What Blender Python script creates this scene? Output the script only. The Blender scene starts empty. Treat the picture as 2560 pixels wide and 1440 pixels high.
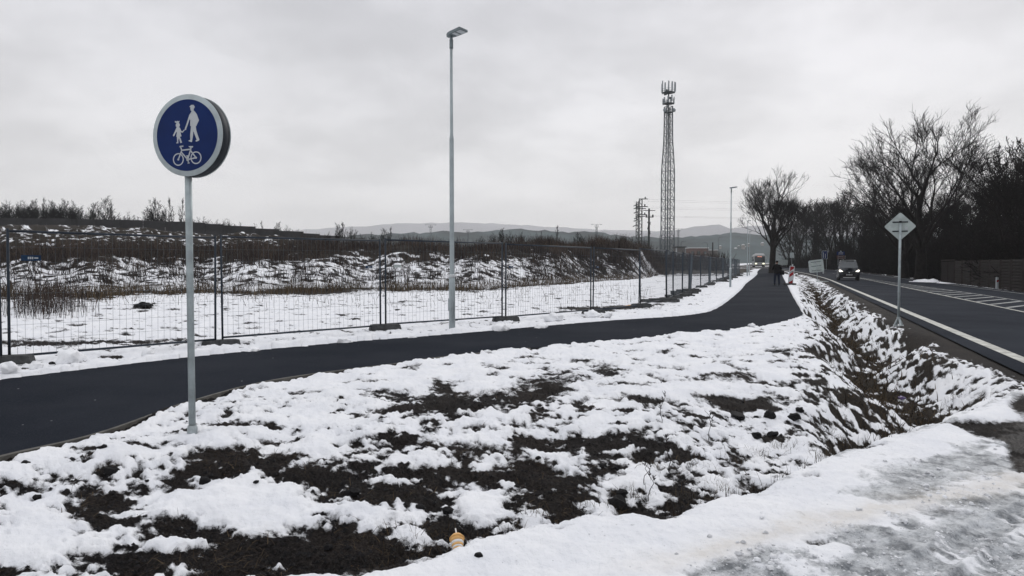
import bpy, bmesh, math, random
import numpy as np
from mathutils import Vector, Matrix, geometry
random.seed(7)
RNG = np.random.default_rng(11)
SC = bpy.context.scene
COL = SC.collection
rad = math.radians

# ------------------------------------------------------------------ camera, sky, sun, exposure
F_PX, E, PITCH = 1750.0, 1.55, rad(1.96)
cam_d = bpy.data.cameras.new('camera')
cam_d.sensor_width = 36.0
cam_d.lens = F_PX / 2560 * 36
cam_d.clip_start, cam_d.clip_end = 0.05, 12000
cam = bpy.data.objects.new('camera', cam_d)
cam.location = (0, 0, E)
cam.rotation_euler = (math.pi / 2 - PITCH, 0, 0)
COL.objects.link(cam)
SC.camera = cam

SUN_EL, SUN_AZ = rad(31), rad(28)            # azimuth measured from +Y towards +X
W = bpy.data.worlds.new('World')
SC.world = W
W.use_nodes = True


def N(nt, t, **kw):
    n = nt.nodes.new(t)
    for k, v in kw.items():
        if k.startswith('i_'):
            n.inputs[k[2:].replace('_', ' ')].default_value = v
        else:
            setattr(n, k, v)
    return n


def math_n(nt, op, a, b=None, c=None, clamp=False):
    n = nt.nodes.new('ShaderNodeMath')
    n.operation = op
    n.use_clamp = clamp
    for i, v in enumerate((a, b, c)):
        if v is None:
            continue
        if isinstance(v, (int, float)):
            n.inputs[i].default_value = v
        else:
            nt.links.new(v, n.inputs[i])
    return n.outputs[0]


def maprange(nt, v, a, b, c=0.0, d=1.0, smooth=True):
    n = nt.nodes.new('ShaderNodeMapRange')
    n.interpolation_type = 'SMOOTHSTEP' if smooth else 'LINEAR'
    n.clamp = True
    nt.links.new(v, n.inputs['Value'])
    for k, x in zip(('From Min', 'From Max', 'To Min', 'To Max'), (a, b, c, d)):
        n.inputs[k].default_value = x
    return n.outputs[0]


def mixc(nt, f, a, b):
    n = nt.nodes.new('ShaderNodeMix')
    n.data_type = 'RGBA'
    n.clamp_factor = True
    for i, v in ((0, f), (6, a), (7, b)):
        if isinstance(v, (int, float)):
            n.inputs[i].default_value = v
        elif isinstance(v, tuple):
            n.inputs[i].default_value = (*v, 1)
        else:
            nt.links.new(v, n.inputs[i])
    return n.outputs[2]


def noise(nt, vec, scale, detail=4, rough=0.55, out=0):
    n = nt.nodes.new('ShaderNodeTexNoise')
    n.inputs['Scale'].default_value = scale
    n.inputs['Detail'].default_value = detail
    n.inputs['Roughness'].default_value = rough
    if vec is not None:
        nt.links.new(vec, n.inputs['Vector'])
    return n.outputs[out]


def build_world():
    nt = W.node_tree
    nt.nodes.clear()
    out = N(nt, 'ShaderNodeOutputWorld')
    bg = N(nt, 'ShaderNodeBackground')
    bg.inputs['Strength'].default_value = 0.1
    sky = N(nt, 'ShaderNodeTexSky')
    sky.sky_type = 'NISHITA'
    sky.sun_disc = False
    sky.sun_elevation = SUN_EL
    sky.sun_rotation = SUN_AZ
    tc = N(nt, 'ShaderNodeTexCoord')
    sep = N(nt, 'ShaderNodeSeparateXYZ')
    nt.links.new(tc.outputs['Generated'], sep.inputs[0])
    zc = math_n(nt, 'MAXIMUM', sep.outputs[2], 0.0)
    den = math_n(nt, 'ADD', zc, 0.22)
    comb = N(nt, 'ShaderNodeCombineXYZ')
    nt.links.new(math_n(nt, 'DIVIDE', sep.outputs[0], den), comb.inputs[0])
    nt.links.new(math_n(nt, 'DIVIDE', sep.outputs[1], den), comb.inputs[1])
    n1 = noise(nt, comb.outputs[0], 1.25, 7, 0.55)
    n2 = noise(nt, comb.outputs[0], 0.55, 3, 0.5)
    n3 = noise(nt, comb.outputs[0], 3.2, 5, 0.6)
    # grey overcast: pale band low down, slightly darker deck above, thinner and brighter overhead
    ramp = N(nt, 'ShaderNodeValToRGB')
    r = ramp.color_ramp
    r.elements[0].position = 0.0
    r.elements[0].color = (0.93, 0.915, 0.90, 1)
    r.elements[1].position = 1.0
    r.elements[1].color = (1.0, 1.01, 1.05, 1)
    for p, c in ((0.05, (0.96, 0.94, 0.925)), (0.11, (0.86, 0.85, 0.855)), (0.22, (0.76, 0.755, 0.775)), (0.36, (0.735, 0.735, 0.77)), (0.6, (0.86, 0.86, 0.9))):
        e = r.elements.new(p)
        e.color = (*c, 1)
    nt.links.new(zc, ramp.inputs[0])
    c1 = maprange(nt, n1, 0.38, 0.62, 0.84, 1.08)
    c2 = maprange(nt, n2, 0.36, 0.64, 0.93, 1.04)
    c3 = maprange(nt, n3, 0.35, 0.65, 0.985, 1.012)
    m = math_n(nt, 'MULTIPLY', math_n(nt, 'MULTIPLY', c1, c2), c3)
    # the clouds lose contrast in the bright band over the horizon
    f = maprange(nt, zc, 0.03, 0.2, 0.45, 1.0)
    m = math_n(nt, 'ADD', math_n(nt, 'MULTIPLY', m, f), math_n(nt, 'SUBTRACT', 1.0, f))
    vm = N(nt, 'ShaderNodeVectorMath', operation='SCALE')
    nt.links.new(ramp.outputs[0], vm.inputs[0])
    # warmer and brighter where the veiled sun stands low ahead
    dt = N(nt, 'ShaderNodeVectorMath', operation='DOT_PRODUCT')
    nt.links.new(tc.outputs['Generated'], dt.inputs[0])
    dt.inputs[1].default_value = (0.42, 0.90, 0.10)
    gl = maprange(nt, dt.outputs['Value'], 0.88, 1.0, 0.0, 0.09)
    m = math_n(nt, 'ADD', m, gl)
    nt.links.new(math_n(nt, 'MULTIPLY', m, 10.75), vm.inputs['Scale'])
    nt.links.new(mixc(nt, 0.96, sky.outputs[0], vm.outputs[0]), bg.inputs[0])
    nt.links.new(bg.outputs[0], out.inputs[0])


build_world()
sun_d = bpy.data.lights.new('sun', 'SUN')
sun_d.energy = 0.75
sun_d.angle = rad(17)
sun_d.color = (1.0, 0.965, 0.92)
sun = bpy.data.objects.new('sun', sun_d)
sun.rotation_euler = Vector((-math.sin(SUN_AZ) * math.cos(SUN_EL), -math.cos(SUN_AZ) * math.cos(SUN_EL), -math.sin(SUN_EL))).to_track_quat('-Z', 'Y').to_euler()
COL.objects.link(sun)
SC.view_settings.view_transform = 'Standard'
SC.view_settings.look = 'None'
SC.view_settings.gamma = 1
SC.view_settings.exposure = 0.0
SC.view_settings.use_curve_mapping = False
SC.render.engine = 'CYCLES'
SC.cycles.max_bounces = 6
SC.cycles.diffuse_bounces = 3
SC.cycles.volume_bounces = 2
SC.cycles.caustics_reflective = False
SC.cycles.caustics_refractive = False
SC.cycles.use_denoising = True
SC.cycles.use_adaptive_sampling = False

# ------------------------------------------------------------------ photograph pixel <-> place
CP, SP = math.cos(PITCH), math.sin(PITCH)


def ray(px, py):
    a, b = px - 1280.0, 720.0 - py
    return np.array((a, F_PX * CP + b * SP, -F_PX * SP + b * CP))


def P(px, py, z=0.0):
    r = ray(px, py)
    t = (z - E) / r[2]
    return np.array((r[0] * t, r[1] * t, z))


def PD(px, py, d):
    """the point of the ray through a pixel at depth y = d"""
    r = ray(px, py)
    t = d / r[1]
    return np.array((r[0] * t, d, E + r[2] * t))


def proj(x, y, z):
    dy, dz = y, z - E
    fw = np.maximum(dy * CP - dz * SP, 0.05)
    up = dy * SP + dz * CP
    return 1280 + F_PX * x / fw, 720 - F_PX * up / fw


# ------------------------------------------------------------------ noise
def _h(ix, iy, seed):
    n = (ix.astype(np.int64) * 374761393 + iy.astype(np.int64) * 668265263 + seed * 1274126177) & 0xFFFFFFFF
    n = ((n ^ (n >> 13)) * 1274126177) & 0xFFFFFFFF
    return ((n ^ (n >> 16)) & 0xFFFF) / 65535.0


def vnoise(x, y, seed=0):
    ix, iy = np.floor(x), np.floor(y)
    fx, fy = x - ix, y - iy
    fx = fx * fx * fx * (fx * (fx * 6 - 15) + 10)
    fy = fy * fy * fy * (fy * (fy * 6 - 15) + 10)

    def g(ox, oy):
        a = _h(ix + ox, iy + oy, seed) * 2 * math.pi
        return np.cos(a) * (x - ix - ox) + np.sin(a) * (y - iy - oy)
    a = g(0, 0) + (g(1, 0) - g(0, 0)) * fx
    b = g(0, 1) + (g(1, 1) - g(0, 1)) * fx
    return (a + (b - a) * fy) * 1.5


def fbm(x, y, octs=4, seed=0, gain=0.5):
    s, a, t = 0, 1.0, 0
    for i in range(octs):
        s = s + a * vnoise(x * 2 ** i + 13.7 * i, y * 2 ** i - 7.1 * i, seed + i)
        t += a
        a *= gain
    return s / t * 1.5


def sst(a, b, x):
    t = np.clip((x - a) / (b - a), 0, 1)
    return t * t * (3 - 2 * t)


# ------------------------------------------------------------------ road frame
RX, RY = 0.371, 0.9287                      # direction of the straight stretch


def curve_shift(s):
    return 0.00126 * np.maximum(0.0, s - 70.0) ** 2


def road_so(x, y):
    s = RX * x + RY * y
    return s, RY * x - RX * y + curve_shift(s)


def rise(s):
    return 0.8 * sst(70, 175, s)


def road_z(s, off):
    return rise(s) + 0.03 - 0.016 * np.maximum(0.0, off - 5.0)


def road_pt(s, off, dz=0.0):
    o = off - curve_shift(np.float64(s))
    return np.array((RX * s + RY * o, RY * s - RX * o, float(road_z(s, off)) + dz))


# ------------------------------------------------------------------ path outline (two edges, matched points)
PATH_U = [(-9.6, -6), (-9.3, 1.0), (-8.9, 4.5), (-8.1, 7.0)] + [tuple(P(*q)[:2]) for q in ((0, 953), (250, 922), (500, 893), (700, 873), (900, 855), (1120, 838), (1500, 805), (1680, 793), (1750, 785), (1786, 776), (1820, 754), (1854, 724), (1869, 706.5), (1893, 689))] + [(36.8, 105), (44.5, 126), (53, 147)]
PATH_N = [(-6.0, -6), (-5.7, 0.0), (-5.2, 2.0), (-4.6, 4.2)] + [tuple(P(*q)[:2]) for q in ((0, 1145), (250, 1085), (480, 1005), (700, 950), (1000, 910), (1130, 892), (1480, 858), (1700, 838), (1870, 822), (1962, 806), (2004, 788), (2001, 776), (1979, 737), (1965.5, 709), (1953, 689))] + [(39.6, 105), (47.5, 126), (56, 147)]


def smooth_line(pts, n):
    """Catmull-Rom through the points"""
    p = np.array(pts, float)
    k = len(p) - 1
    out = []
    for t in np.linspace(0, k - 1e-6, n):
        i = int(t)
        u = t - i
        p0, p1, p2, p3 = p[max(i - 1, 0)], p[i], p[i + 1], p[min(i + 2, k)]
        out.append(0.5 * ((2 * p1) + (p2 - p0) * u + (2 * p0 - 5 * p1 + 4 * p2 - p3) * u * u + (3 * p1 - p0 - 3 * p2 + p3) * u ** 3))
    return np.array(out)


PU, PN = smooth_line(PATH_U, 241), smooth_line(PATH_N, 241)
PATH_POLY = np.vstack([PU, PN[::-1]])


def inside(poly, x, y):
    r = np.zeros(x.shape, bool)
    n = len(poly)
    for i in range(n):
        x1, y1 = poly[i]
        x2, y2 = poly[(i + 1) % n]
        c = (y1 > y) != (y2 > y)
        if c.any():
            xi = (x2 - x1) * (y - y1) / ((y2 - y1) if y2 != y1 else 1e-9) + x1
            r ^= c & (x < xi)
    return r


def dist_line(line, x, y):
    d = np.full(x.shape, 1e9)
    for a, b in zip(line[:-1], line[1:]):
        ab = b - a
        L = (ab ** 2).sum()
        t = np.clip(((x - a[0]) * ab[0] + (y - a[1]) * ab[1]) / max(L, 1e-9), 0, 1)
        d = np.minimum(d, (x - a[0] - t * ab[0]) ** 2 + (y - a[1] - t * ab[1]) ** 2)
    return np.sqrt(d)


# ------------------------------------------------------------------ driveway edge (the near bank of the hollow)
DRV = np.array([(-9, -2.5), (-4, 1.55), (-2.2, 2.75)] + [tuple(P(*q)[:2]) for q in ((800, 1452), (950, 1420), (1080, 1398), (1200, 1368), (1340, 1332), (1480, 1308), (1620, 1296), (1700, 1292), (1800, 1262), (1900, 1240), (2000, 1188), (2100, 1140), (2240, 1098))] + [(4.4, 6.9), (6.0, 8.3), (8.0, 10.0), (11, 12.3)])


def drv_t(x, y):
    """distance beyond the driveway edge (positive = in the hollow)"""
    return (y - np.interp(x, DRV[:, 0], DRV[:, 1])) * 0.82


# ------------------------------------------------------------------ terrain
def bank_params(a):
    toe = 1.6 * np.sin(a * 23) + 1.0 * np.sin(a * 57 + 1) + np.interp(a, (-1.6, -0.73, -0.4, -0.1, 0.0, 0.06, 0.125, 0.17, 0.2, 0.23), (26, 37, 42, 47, 50, 56, 66, 76, 84, 92))
    hc = np.interp(a, (-1.6, -0.73, -0.4, -0.15, 0.0, 0.06, 0.1, 0.13, 0.16, 0.185, 0.205, 0.225), (2.2, 2.3, 2.7, 3.1, 3.3, 3.5, 3.7, 4.0, 4.3, 3.6, 1.3, 0.0))
    wid = np.interp(a, (-0.73, 0.0, 0.1, 0.2), (24, 23, 22, 15))
    return toe, hc, wid


def height(x, y, detail=True):
    s, off = road_so(x, y)
    z = rise(s)
    yy = np.maximum(y, 1.0)
    a = x / yy
    # ditch along the road
    t = drv_t(x, y)
    open_ = sst(0.0, 0.5, t)
    dep = 0.62 * sst(5.0, 7.5, s) * (1 - 0.75 * sst(38, 64, s))
    wob = 0.42 * vnoise(s * 0.45, s * 0 + 3.3, 5)
    q = np.clip(np.abs(off - 1.42 - wob) / 1.08, 0, 1)
    z = z - dep * (0.5 + 0.5 * np.cos(math.pi * q)) ** 0.8 * open_
    # hollow between driveway and path
    east = 1 - sst(0.4, 1.4, off)
    z = z - 0.36 * sst(-0.02, 0.3, t) * (1 - sst(0.7, 3.6, t)) * east * sst(-7, -3.5, x)
    # foreground lumps
    near = 1 - sst(14, 22, y)
    land = sst(0.05, 0.4, t) * (1 - sst(2.2, 2.6, off))
    z = z + near * land * (0.05 * fbm(x * 0.9, y * 0.9, 3, 21) + 0.03 * fbm(x * 3.1, y * 3.1, 3, 22))
    # bank behind the fenced field
    toe, hc, wid = bank_params(a)
    left = (1 - sst(0.2, 0.235, a))
    k = sst(0, 1, (y - toe) / wid)
    rough = 1 + 0.25 * fbm(x * 0.12, y * 0.12, 3, 31)
    zb = hc * k * rough
    lh = np.interp(a, (-1.6, -0.73, -0.6, -0.45, -0.33, -0.25), (4.3, 4.1, 3.8, 2.7, 2.0, 0.0))
    zb = zb + lh * sst(0, 1, (y - toe - wid) / 28.0)
    zb = zb + k * (1 - sst(150, 200, y)) * (0.42 * fbm(x * 0.3, y * 0.3, 3, 33) + 0.13 * fbm(x * 1.1, y * 1.1, 3, 35))
    z = z + np.where(y > 8, zb * left * (1 - sst(190, 330, y)), 0)
    # field
    fld = sst(12, 20, y) * (1 - sst(-3.5, -0.5, off))
    z = z + fld * (0.05 * fbm(x * 0.25, y * 0.25, 3, 41) + 0.03 * fbm(x * 1.1, y * 1.1, 3, 42))
    # verge beyond the road
    z = z - 0.14 * sst(9, 12.6, off) + sst(15, 40, off) * 1.2
    z = np.where((off > 3.15) & (off < 12.3), z - 0.1, z)
    return z


PATH_IN_CACHE = {}
# bare patches (pixel centre, radii, strength < 0) and snow islands (> 0), measured off the photograph and laid on the ground
PATCH = [
 (573, 1147, 110, 24, -1.3), (690, 1190, 190, 40, -1.2), (458, 1215, 60, 20, -.9), (275, 1238, 120, 26, -.9), (344, 1262, 140, 24, -1.0), (848, 1238, 110, 45, -1.2),
 (257, 1307, 105, 42, -1.2), (733, 1380, 330, 62, -1.7), (917, 1390, 160, 60, -1.4), (330, 1415, 210, 36, -1.3), (486, 1312, 110, 34, -.9), (120, 1200, 40, 12, -.8), (70, 1230, 30, 16, -.7),
 (210, 1120, 40, 12, -.8), (330, 1110, 50, 10, -.7), (150, 1130, 26, 8, -.6), (270, 1176, 40, 16, -.9), (512, 1180, 26, 9, -.6), (700, 1108, 60, 8, -.8), (20, 1215, 26, 20, -.8),
 (655, 1236, 122, 13, 2.0), (596, 1272, 165, 30, 1.5), (435, 1262, 62, 20, 1.2), (632, 1325, 85, 26, 1.3), (325, 1335, 50, 16, 1.2), (449, 1368, 90, 13, 1.6), (270, 1385, 90, 5, 1.0),
 (60, 1370, 105, 66, 1.8), (917, 1312, 58, 26, 1.6), (893, 1278, 40, 10, 1.2), (760, 1310, 60, 16, 1.0), (560, 1215, 30, 5, .8), (830, 1182, 60, 6, .9),
 (1106, 1018, 85, 28, -1.3), (1244, 1009, 135, 20, -1.2), (1358, 968, 75, 24, -1.2), (1528, 931, 36, 12, -1.2), (946, 991, 38, 10, -1.1), (975, 1025, 40, 12, -.9), (1010, 1002, 26, 9, -.7),
 (1440, 945, 36, 8, -.6), (1532, 1113, 128, 20, -1.9), (1640, 1135, 40, 16, -1.3), (1299, 1110, 46, 10, -1.1), (1184, 1151, 85, 26, -1.2), (1312, 1179, 120, 22, -1.4), (1152, 1206, 165, 24, -1.3),
 (1028, 1101, 50, 18, -1.2), (955, 1105, 32, 14, -1.0), (1092, 1242, 135, 30, -1.3), (1290, 1262, 62, 26, -1.3), (1404, 1272, 56, 44, -1.5), (1221, 1326, 170, 34, -1.4), (992, 1399, 130, 34, -1.3),
 (1080, 1318, 60, 26, -1.0), (1430, 1205, 60, 12, -1.0), (1000, 1250, 60, 30, -.9), (905, 1120, 50, 12, -.9),
 (1202, 1172, 48, 13, 1.6), (1205, 1272, 62, 40, 1.9), (1051, 1353, 42, 42, 2.0), (1335, 1300, 34, 20, 1.5), (1130, 1243, 40, 8, .8), (1010, 1210, 80, 8, 1.2), (1240, 1215, 60, 8, 1.0), (930, 1205, 60, 10, 1.0),
 (1540, 1245, 30, 24, -1.3), (1520, 1180, 30, 14, -1.0), (1587, 1286, 46, 16, -1.2), (1660, 1302, 62, 16, -1.8), (1725, 1215, 42, 34, -1.3), (1725, 1147, 44, 18, -1.1), (1782, 1188, 24, 16, -1.0), (1560, 1170, 30, 12, -.9),
 (1831, 1130, 24, 20, -1.0), (1700, 1260, 26, 16, -.9),
 (1931, 1010, 100, 12, -1.1), (1840, 1020, 40, 14, -1.1), (2008, 890, 60, 16, -.9), (2065, 872, 40, 12, -.9), (2000, 960, 60, 9, -.7), (1870, 1050, 40, 8, -.6), (2080, 1020, 46, 30, -.8), (2130, 1000, 40, 30, -.8), (2180, 1050, 40, 26, -.8),
 (1950, 1100, 40, 8, -.5), (1830, 1000, 60, 6, -.6),
 (2030, 1205, 30, 9, -1.6), (1935, 1235, 70, 10, -1.0), (2170, 1125, 80, 12, -1.5), (1800, 1258, 40, 6, -1.0),
 # driveway: holes to wet asphalt
 (2040, 1365, 46, 10, -1.5), (1935, 1375, 12, 6, -1.2), (2000, 1325, 10, 3, -1.0), (2330, 1385, 20, 12, -1.0), (2460, 1315, 16, 4, -1.1), (2530, 1305, 24, 8, -1.2), (1700, 1440, 30, 8, -.9),
 (2500, 1082, 95, 14, -2.4), (2420, 1066, 90, 7, -1.7), (2560, 1110, 50, 50, -2.6), (2570, 1160, 30, 30, -2.0), (2560, 1010, 40, 26, -1.8), (2400, 1225, 22, 4, -.9), (2190, 1262, 16, 3, -.8), (2470, 1360, 60, 14, -.8), (2550, 1400, 30, 30, -.7), (2390, 1215, 20, 4, -.7), (2480, 1190, 30, 5, -.7),
 # fenced field
 (770, 728, 110, 8, -1.3), (330, 715, 60, 5, -.9), (230, 857, 230, 5, -1.0), (100, 862, 110, 5, -1.3), (360, 768, 20, 7, -1.2), (1490, 773, 70, 4, -1.1), (1560, 769, 50, 4, -1.1), (1440, 771, 40, 3, -.9), (1610, 766, 40, 3, -.9),
 (1120, 810, 30, 3, -.8),
]


def fields(x, y, z):
    """snow cover (signed), ice, dry grass, dirt"""
    px, py = proj(x, y, z)
    s, off = road_so(x, y)
    t = drv_t(x, y)
    a = x / np.maximum(y, 1.0)
    toe, hc, wid = bank_params(a)
    n1 = fbm(x * 0.75, y * 1.1, 5, 51, 0.58)
    n2 = fbm(x * 3.2, y * 4.0, 4, 61, 0.55)
    n3 = fbm(x * 11.0, y * 13.0, 3, 71)
    pits = np.maximum(0, fbm(x * 1.9 + 31, y * 3.3 + 5, 4, 66, 0.62) - 0.16)
    F = 0.50 + 0.46 * n1 + 0.80 * n2 + 0.56 * n3 - 1.6 * pits * (1 - sst(9, 22, y))
    dist = np.hypot(x, y)
    sub = (y > 1) & (dist < 60)
    G = np.zeros_like(F)
    wx = 26 * n1 + 14 * n2
    wy = 0.3 * wx
    for cx, cy, rx, ry, st in PATCH:
        q = ((px + wx * (rx / 90.0) - cx) / rx) ** 2 + ((py + wy * (ry / 30.0) - cy) / ry) ** 2
        G = G + st * (0.6 if st > 0 else 0.61) * np.where(sub, np.exp(-q * 0.8), 0)
    F = F + G
    # ditch: streaky mix of snow and brown grass, bare along the bottom
    dz = np.clip((off - 0.1) / 0.5, 0, 1) * (1 - np.clip((off - 2.15) / 0.5, 0, 1)) * sst(0.2, 1.2, t) * (y > 4)
    st = fbm(x * 2.0, y * 1.7, 4, 81, 0.6)
    st2 = fbm(s * 3.6 + 7 * off, off * 5.0 - s * 2.0, 3, 82)
    bottom = np.exp(-((off - 1.42 - 0.42 * vnoise(s * 0.45, s * 0 + 3.3, 5) - 0.3 * st) / 0.24) ** 2) * (0.55 + 0.6 * np.clip(0.5 + 1.5 * vnoise(s * 0.8, s * 0 + 9.1, 6), 0, 1))
    F = F - dz * (0.26 - 0.75 * st - 1.15 * st2 + 1.3 * bottom)
    grass = dz * (0.55 + 0.45 * bottom)
    # verge of the road: dark grit, last snow tongues
    v = sst(2.25, 2.95, off + 0.35 * n1 + 0.45 * n2) * (off < 13.2)
    nearv = 1 - sst(11.5, 14.5, s)
    tongue = sst(2.6, 3.25, off + 0.3 * n1 + 0.3 * n2)
    F = F - 2.6 * (v * (1 - nearv) + tongue * nearv) * (t > 0)
    # driveway
    drv = (t <= 0.02) & (y > -30)
    ice = np.zeros_like(F)
    dirt = np.zeros_like(F)
    m1 = fbm(x * 1.6 + 4, y * 1.6, 5, 91, 0.6)
    pxr = sst(1350, 2080, px + 120 * n1 + (py - 1290) * 0.9)
    ice = np.where(drv, np.clip(pxr * (0.72 + 1.0 * m1 + 0.55 * n2), 0, 1), 0)
    F = np.where(drv, 1.0 + 0.25 * n2 + G - 0.25 * ice, F)
    # tyre-brown band over the driveway
    band = np.exp(-(((py - (1392 - (px - 1750) * 0.235)) + 18 * n1 + 14 * n2) / 26.0) ** 2) * sst(1450, 1800, px)
    dirt = np.where(drv, 0.7 * band, 0)
    ice = np.where(drv, ice * (1 - 0.6 * band), ice)
    berm = np.where(drv, np.exp(-((t + 0.25) / 0.3) ** 2), 0)
    ice = ice * (1 - 0.8 * berm)
    # snow edge of the driveway at the road side
    eo = off + 0.35 * n1 + 0.3 * n2
    F = np.where(drv, F - 3.0 * sst(3.0, 3.5, eo), F)
    # beyond the road
    vg = (off > 12.4) & (y > 0)
    F = np.where(vg, -0.55 + 0.9 * n1 + 0.4 * n2 + 0.7 * np.exp(-((off - 13.0 - n1) / 0.5) ** 2) * sst(35, 60, s) - 1.0 * sst(14, 18, off), F)
    grass = np.where(vg, 0.6, grass)
    # fenced field and bank
    fl = sst(0.5, 2.5, dist_pu(x, y)) * (off < 0) * (y > 8) * (t > 0)
    clod = fbm(x * 1.7, y * 2.4, 3, 101)
    clod2 = fbm(x * 0.55, y * 1.4, 4, 105)
    Ff = 0.56 - 0.95 * np.maximum(clod, 0) - 0.5 * np.maximum(clod2, 0) + G + 0.45 * n2 * (G < -0.1) + 0.3 * n3
    k = (y - toe) / wid
    strip = np.exp(-((k + 0.16 + 0.1 * n1) / 0.13) ** 2)
    Ff = Ff - strip * (0.75 + 0.9 * n2 + 0.3 * n1)
    bankmix = sst(0.02, 0.22, k)
    stre = fbm(x * 0.8 + 1.2 * y * 0.0, y * 0.9, 4, 111, 0.62)
    top = sst(0.5, 0.8, k + 0.25 * n1)
    Fb = 0.16 + 0.75 * stre + 0.55 * fbm(x * 1.5, y * 1.3, 4, 117, 0.6) + 0.6 * clod - 1.05 * top - 0.38 * sst(0.04, 0.12, a)
    # second, upper slope of snow under the wall on the left, bare crest elsewhere
    up2 = sst(0, 6, y - toe - wid - 6) * np.clip((-a - 0.2) / 0.15, 0, 1)
    Fb = Fb + up2 * 0.62
    Ff = Ff * (1 - bankmix) + Fb * bankmix
    F = F * (1 - fl) + Ff * fl
    grass = np.maximum(grass, fl * np.maximum(strip, 0.85 * top))
    # snow slides down the end of the mound
    F = F + 0.7 * np.exp(-((px - 1600 - (py - 640) * 0.55) / 26) ** 2) * (np.abs(py - 660) < 40) * (y > 55) * (y < 110)
    # far ground
    far = sst(110, 150, y)
    F = F * (1 - far) + far * (-0.1 + 0.9 * fbm(x * 0.03, y * 0.03, 3, 121))
    grass = np.maximum(grass, far * 0.8)
    return F, ice, grass, dirt


_pu_near = PU[::4]


def dist_pu(x, y):
    """signed distance beyond the far edge of the path (towards the fence)"""
    d = dist_line(_pu_near, x, y)
    return d


def ruts(x, y, z, t):
    """tyre tracks pressed into the driveway snow, roughly along its edge"""
    px, py = proj(x, y, z)
    w = 6 * vnoise(x * 0.8, y * 0.8, 17)
    r = np.zeros_like(x)
    for c, wd in ((0.78, 0.10), (1.02, 0.10), (1.95, 0.11), (2.2, 0.11)):
        # distance inside the driveway measured from its edge, tracks fan out to the road
        r = np.maximum(r, np.exp(-((-t - 0.45 - c - 0.12 * (x - 1.5) - 0.02 * w) / wd) ** 2))
    r = r * (t < -0.1) * (y > 0.5) * (x > -0.5)
    return r, np.sin((x * 0.9 + y * 0.35) * 70)


def snow_depth(F, ice, t):
    dep = 0.036 * sst(0.0, 0.5, F)
    return dep * (1 - 0.6 * ice)


def full_z(x, y):
    z0 = height(x, y)
    F, ice, grass, dirt = fields(x, y, z0)
    t = drv_t(x, y)
    ins = inside(PATH_POLY, x, y)
    dU, dN = dist_line(PU[::2], x, y), dist_line(PN[::2], x, y)
    dp = np.minimum(dU, dN)
    s, off = road_so(x, y)
    # thicker, ploughed snow along both path edges
    ridge = np.where(~ins, np.exp(-((dp - 0.22) / 0.2) ** 2), 0) * (0.045 + 0.05 * np.maximum(0, fbm(x * 2.2, y * 2.2, 2, 131)))
    F = np.where(~ins & (off < 0.4), F + 0.5 * np.exp(-(dp / 0.5) ** 2) * (dU < dN) + 0.25 * np.exp(-(dp / 0.4) ** 2), F)
    edge = (dN < dU) & (y < 11.8) & (y > 3)
    F = np.where(edge & ~ins, F - 2.2 * (1 - sst(0.06, 0.17, dN + 0.03 * fbm(x * 4, y * 4, 2, 7))), F)
    ridge = ridge * np.where(edge, 0.25, 1.0)
    dep = snow_depth(F, ice, t)
    z = z0 + dep
    on = sst(0.0, 0.3, F)
    rut, tread = ruts(x, y, z0, t)
    z = z - 0.03 * rut * (0.85 + 0.15 * tread) + 0.012 * np.exp(-((rut - 0.25) / 0.15) ** 2) * (rut > 0.02)
    ice = np.clip(ice + 0.5 * rut * sst(-0.6, 0.6, tread + fbm(x * 6, y * 6, 3, 9)), 0, 1)
    z = z + ridge * on * (0.5 + 0.5 * (dU < dN))
    nearm = 1 - sst(25, 60, np.hypot(x, y))
    # snow relief, earth clods
    z = z + on * nearm * ((0.022 * fbm(x * 5.5, y * 6, 4, 141, 0.6) + 0.03 * fbm(x * 1.7, y * 1.9, 3, 142)) * np.where(t < 0, 0.7, 1.0)) + nearm * on * 0.007 * fbm(x * 16, y * 18, 3, 145)
    z = z + (1 - on) * nearm * 0.03 * np.abs(fbm(x * 14, y * 14, 2, 143)) * np.where(off > 2.2, 0.3, 1.0)
    z = z + np.where((t < 0) & (y > 0), 0.03 * np.exp(-((t + 0.18) / 0.2) ** 2), 0) * on
    # the bed under path and road stays below their sheets
    z = np.where(ins | (dp < 0.03), rise(s) - 0.07, z)
    rd = (off > 3.1) & (off < 12.4)
    z = np.where(rd, np.minimum(z, road_z(s, off) - 0.06), z)
    F = np.where(rd, np.minimum(F, -1), F)
    return z, F, ice, grass, dirt


def gz(x, y):
    """height of the finished ground at one place"""
    return float(full_z(np.array([float(x)]), np.array([float(y)]))[0][0])


# ------------------------------------------------------------------ materials
def base_mat(name):
    m = bpy.data.materials.new(name)
    m.use_nodes = True
    nt = m.node_tree
    return m, nt, nt.nodes['Principled BSDF']


def mat(name, col, rough=0.6, metal=0.0, var=0.15, vscale=6.0, bump=0.0, bscale=60.0, spec=0.16):
    m, nt, b = base_mat(name)
    tc = N(nt, 'ShaderNodeTexCoord')
    n = noise(nt, tc.outputs['Object'], vscale, 5, 0.6)
    f = maprange(nt, n, 0.3, 0.7)
    lo = tuple(c * (1 - var) for c in col)
    hi = tuple(min(1, c * (1 + var)) for c in col)
    nt.links.new(mixc(nt, f, lo, hi), b.inputs['Base Color'])
    b.inputs['Roughness'].default_value = rough
    b.inputs['Metallic'].default_value = metal
    b.inputs['Specular IOR Level'].default_value = spec
    if bump:
        bn = N(nt, 'ShaderNodeBump')
        bn.inputs['Strength'].default_value = bump
        bn.inputs['Distance'].default_value = 0.01
        nt.links.new(noise(nt, tc.outputs['Object'], bscale, 4, 0.6), bn.inputs['Height'])
        nt.links.new(bn.outputs[0], b.inputs['Normal'])
    return m


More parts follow.
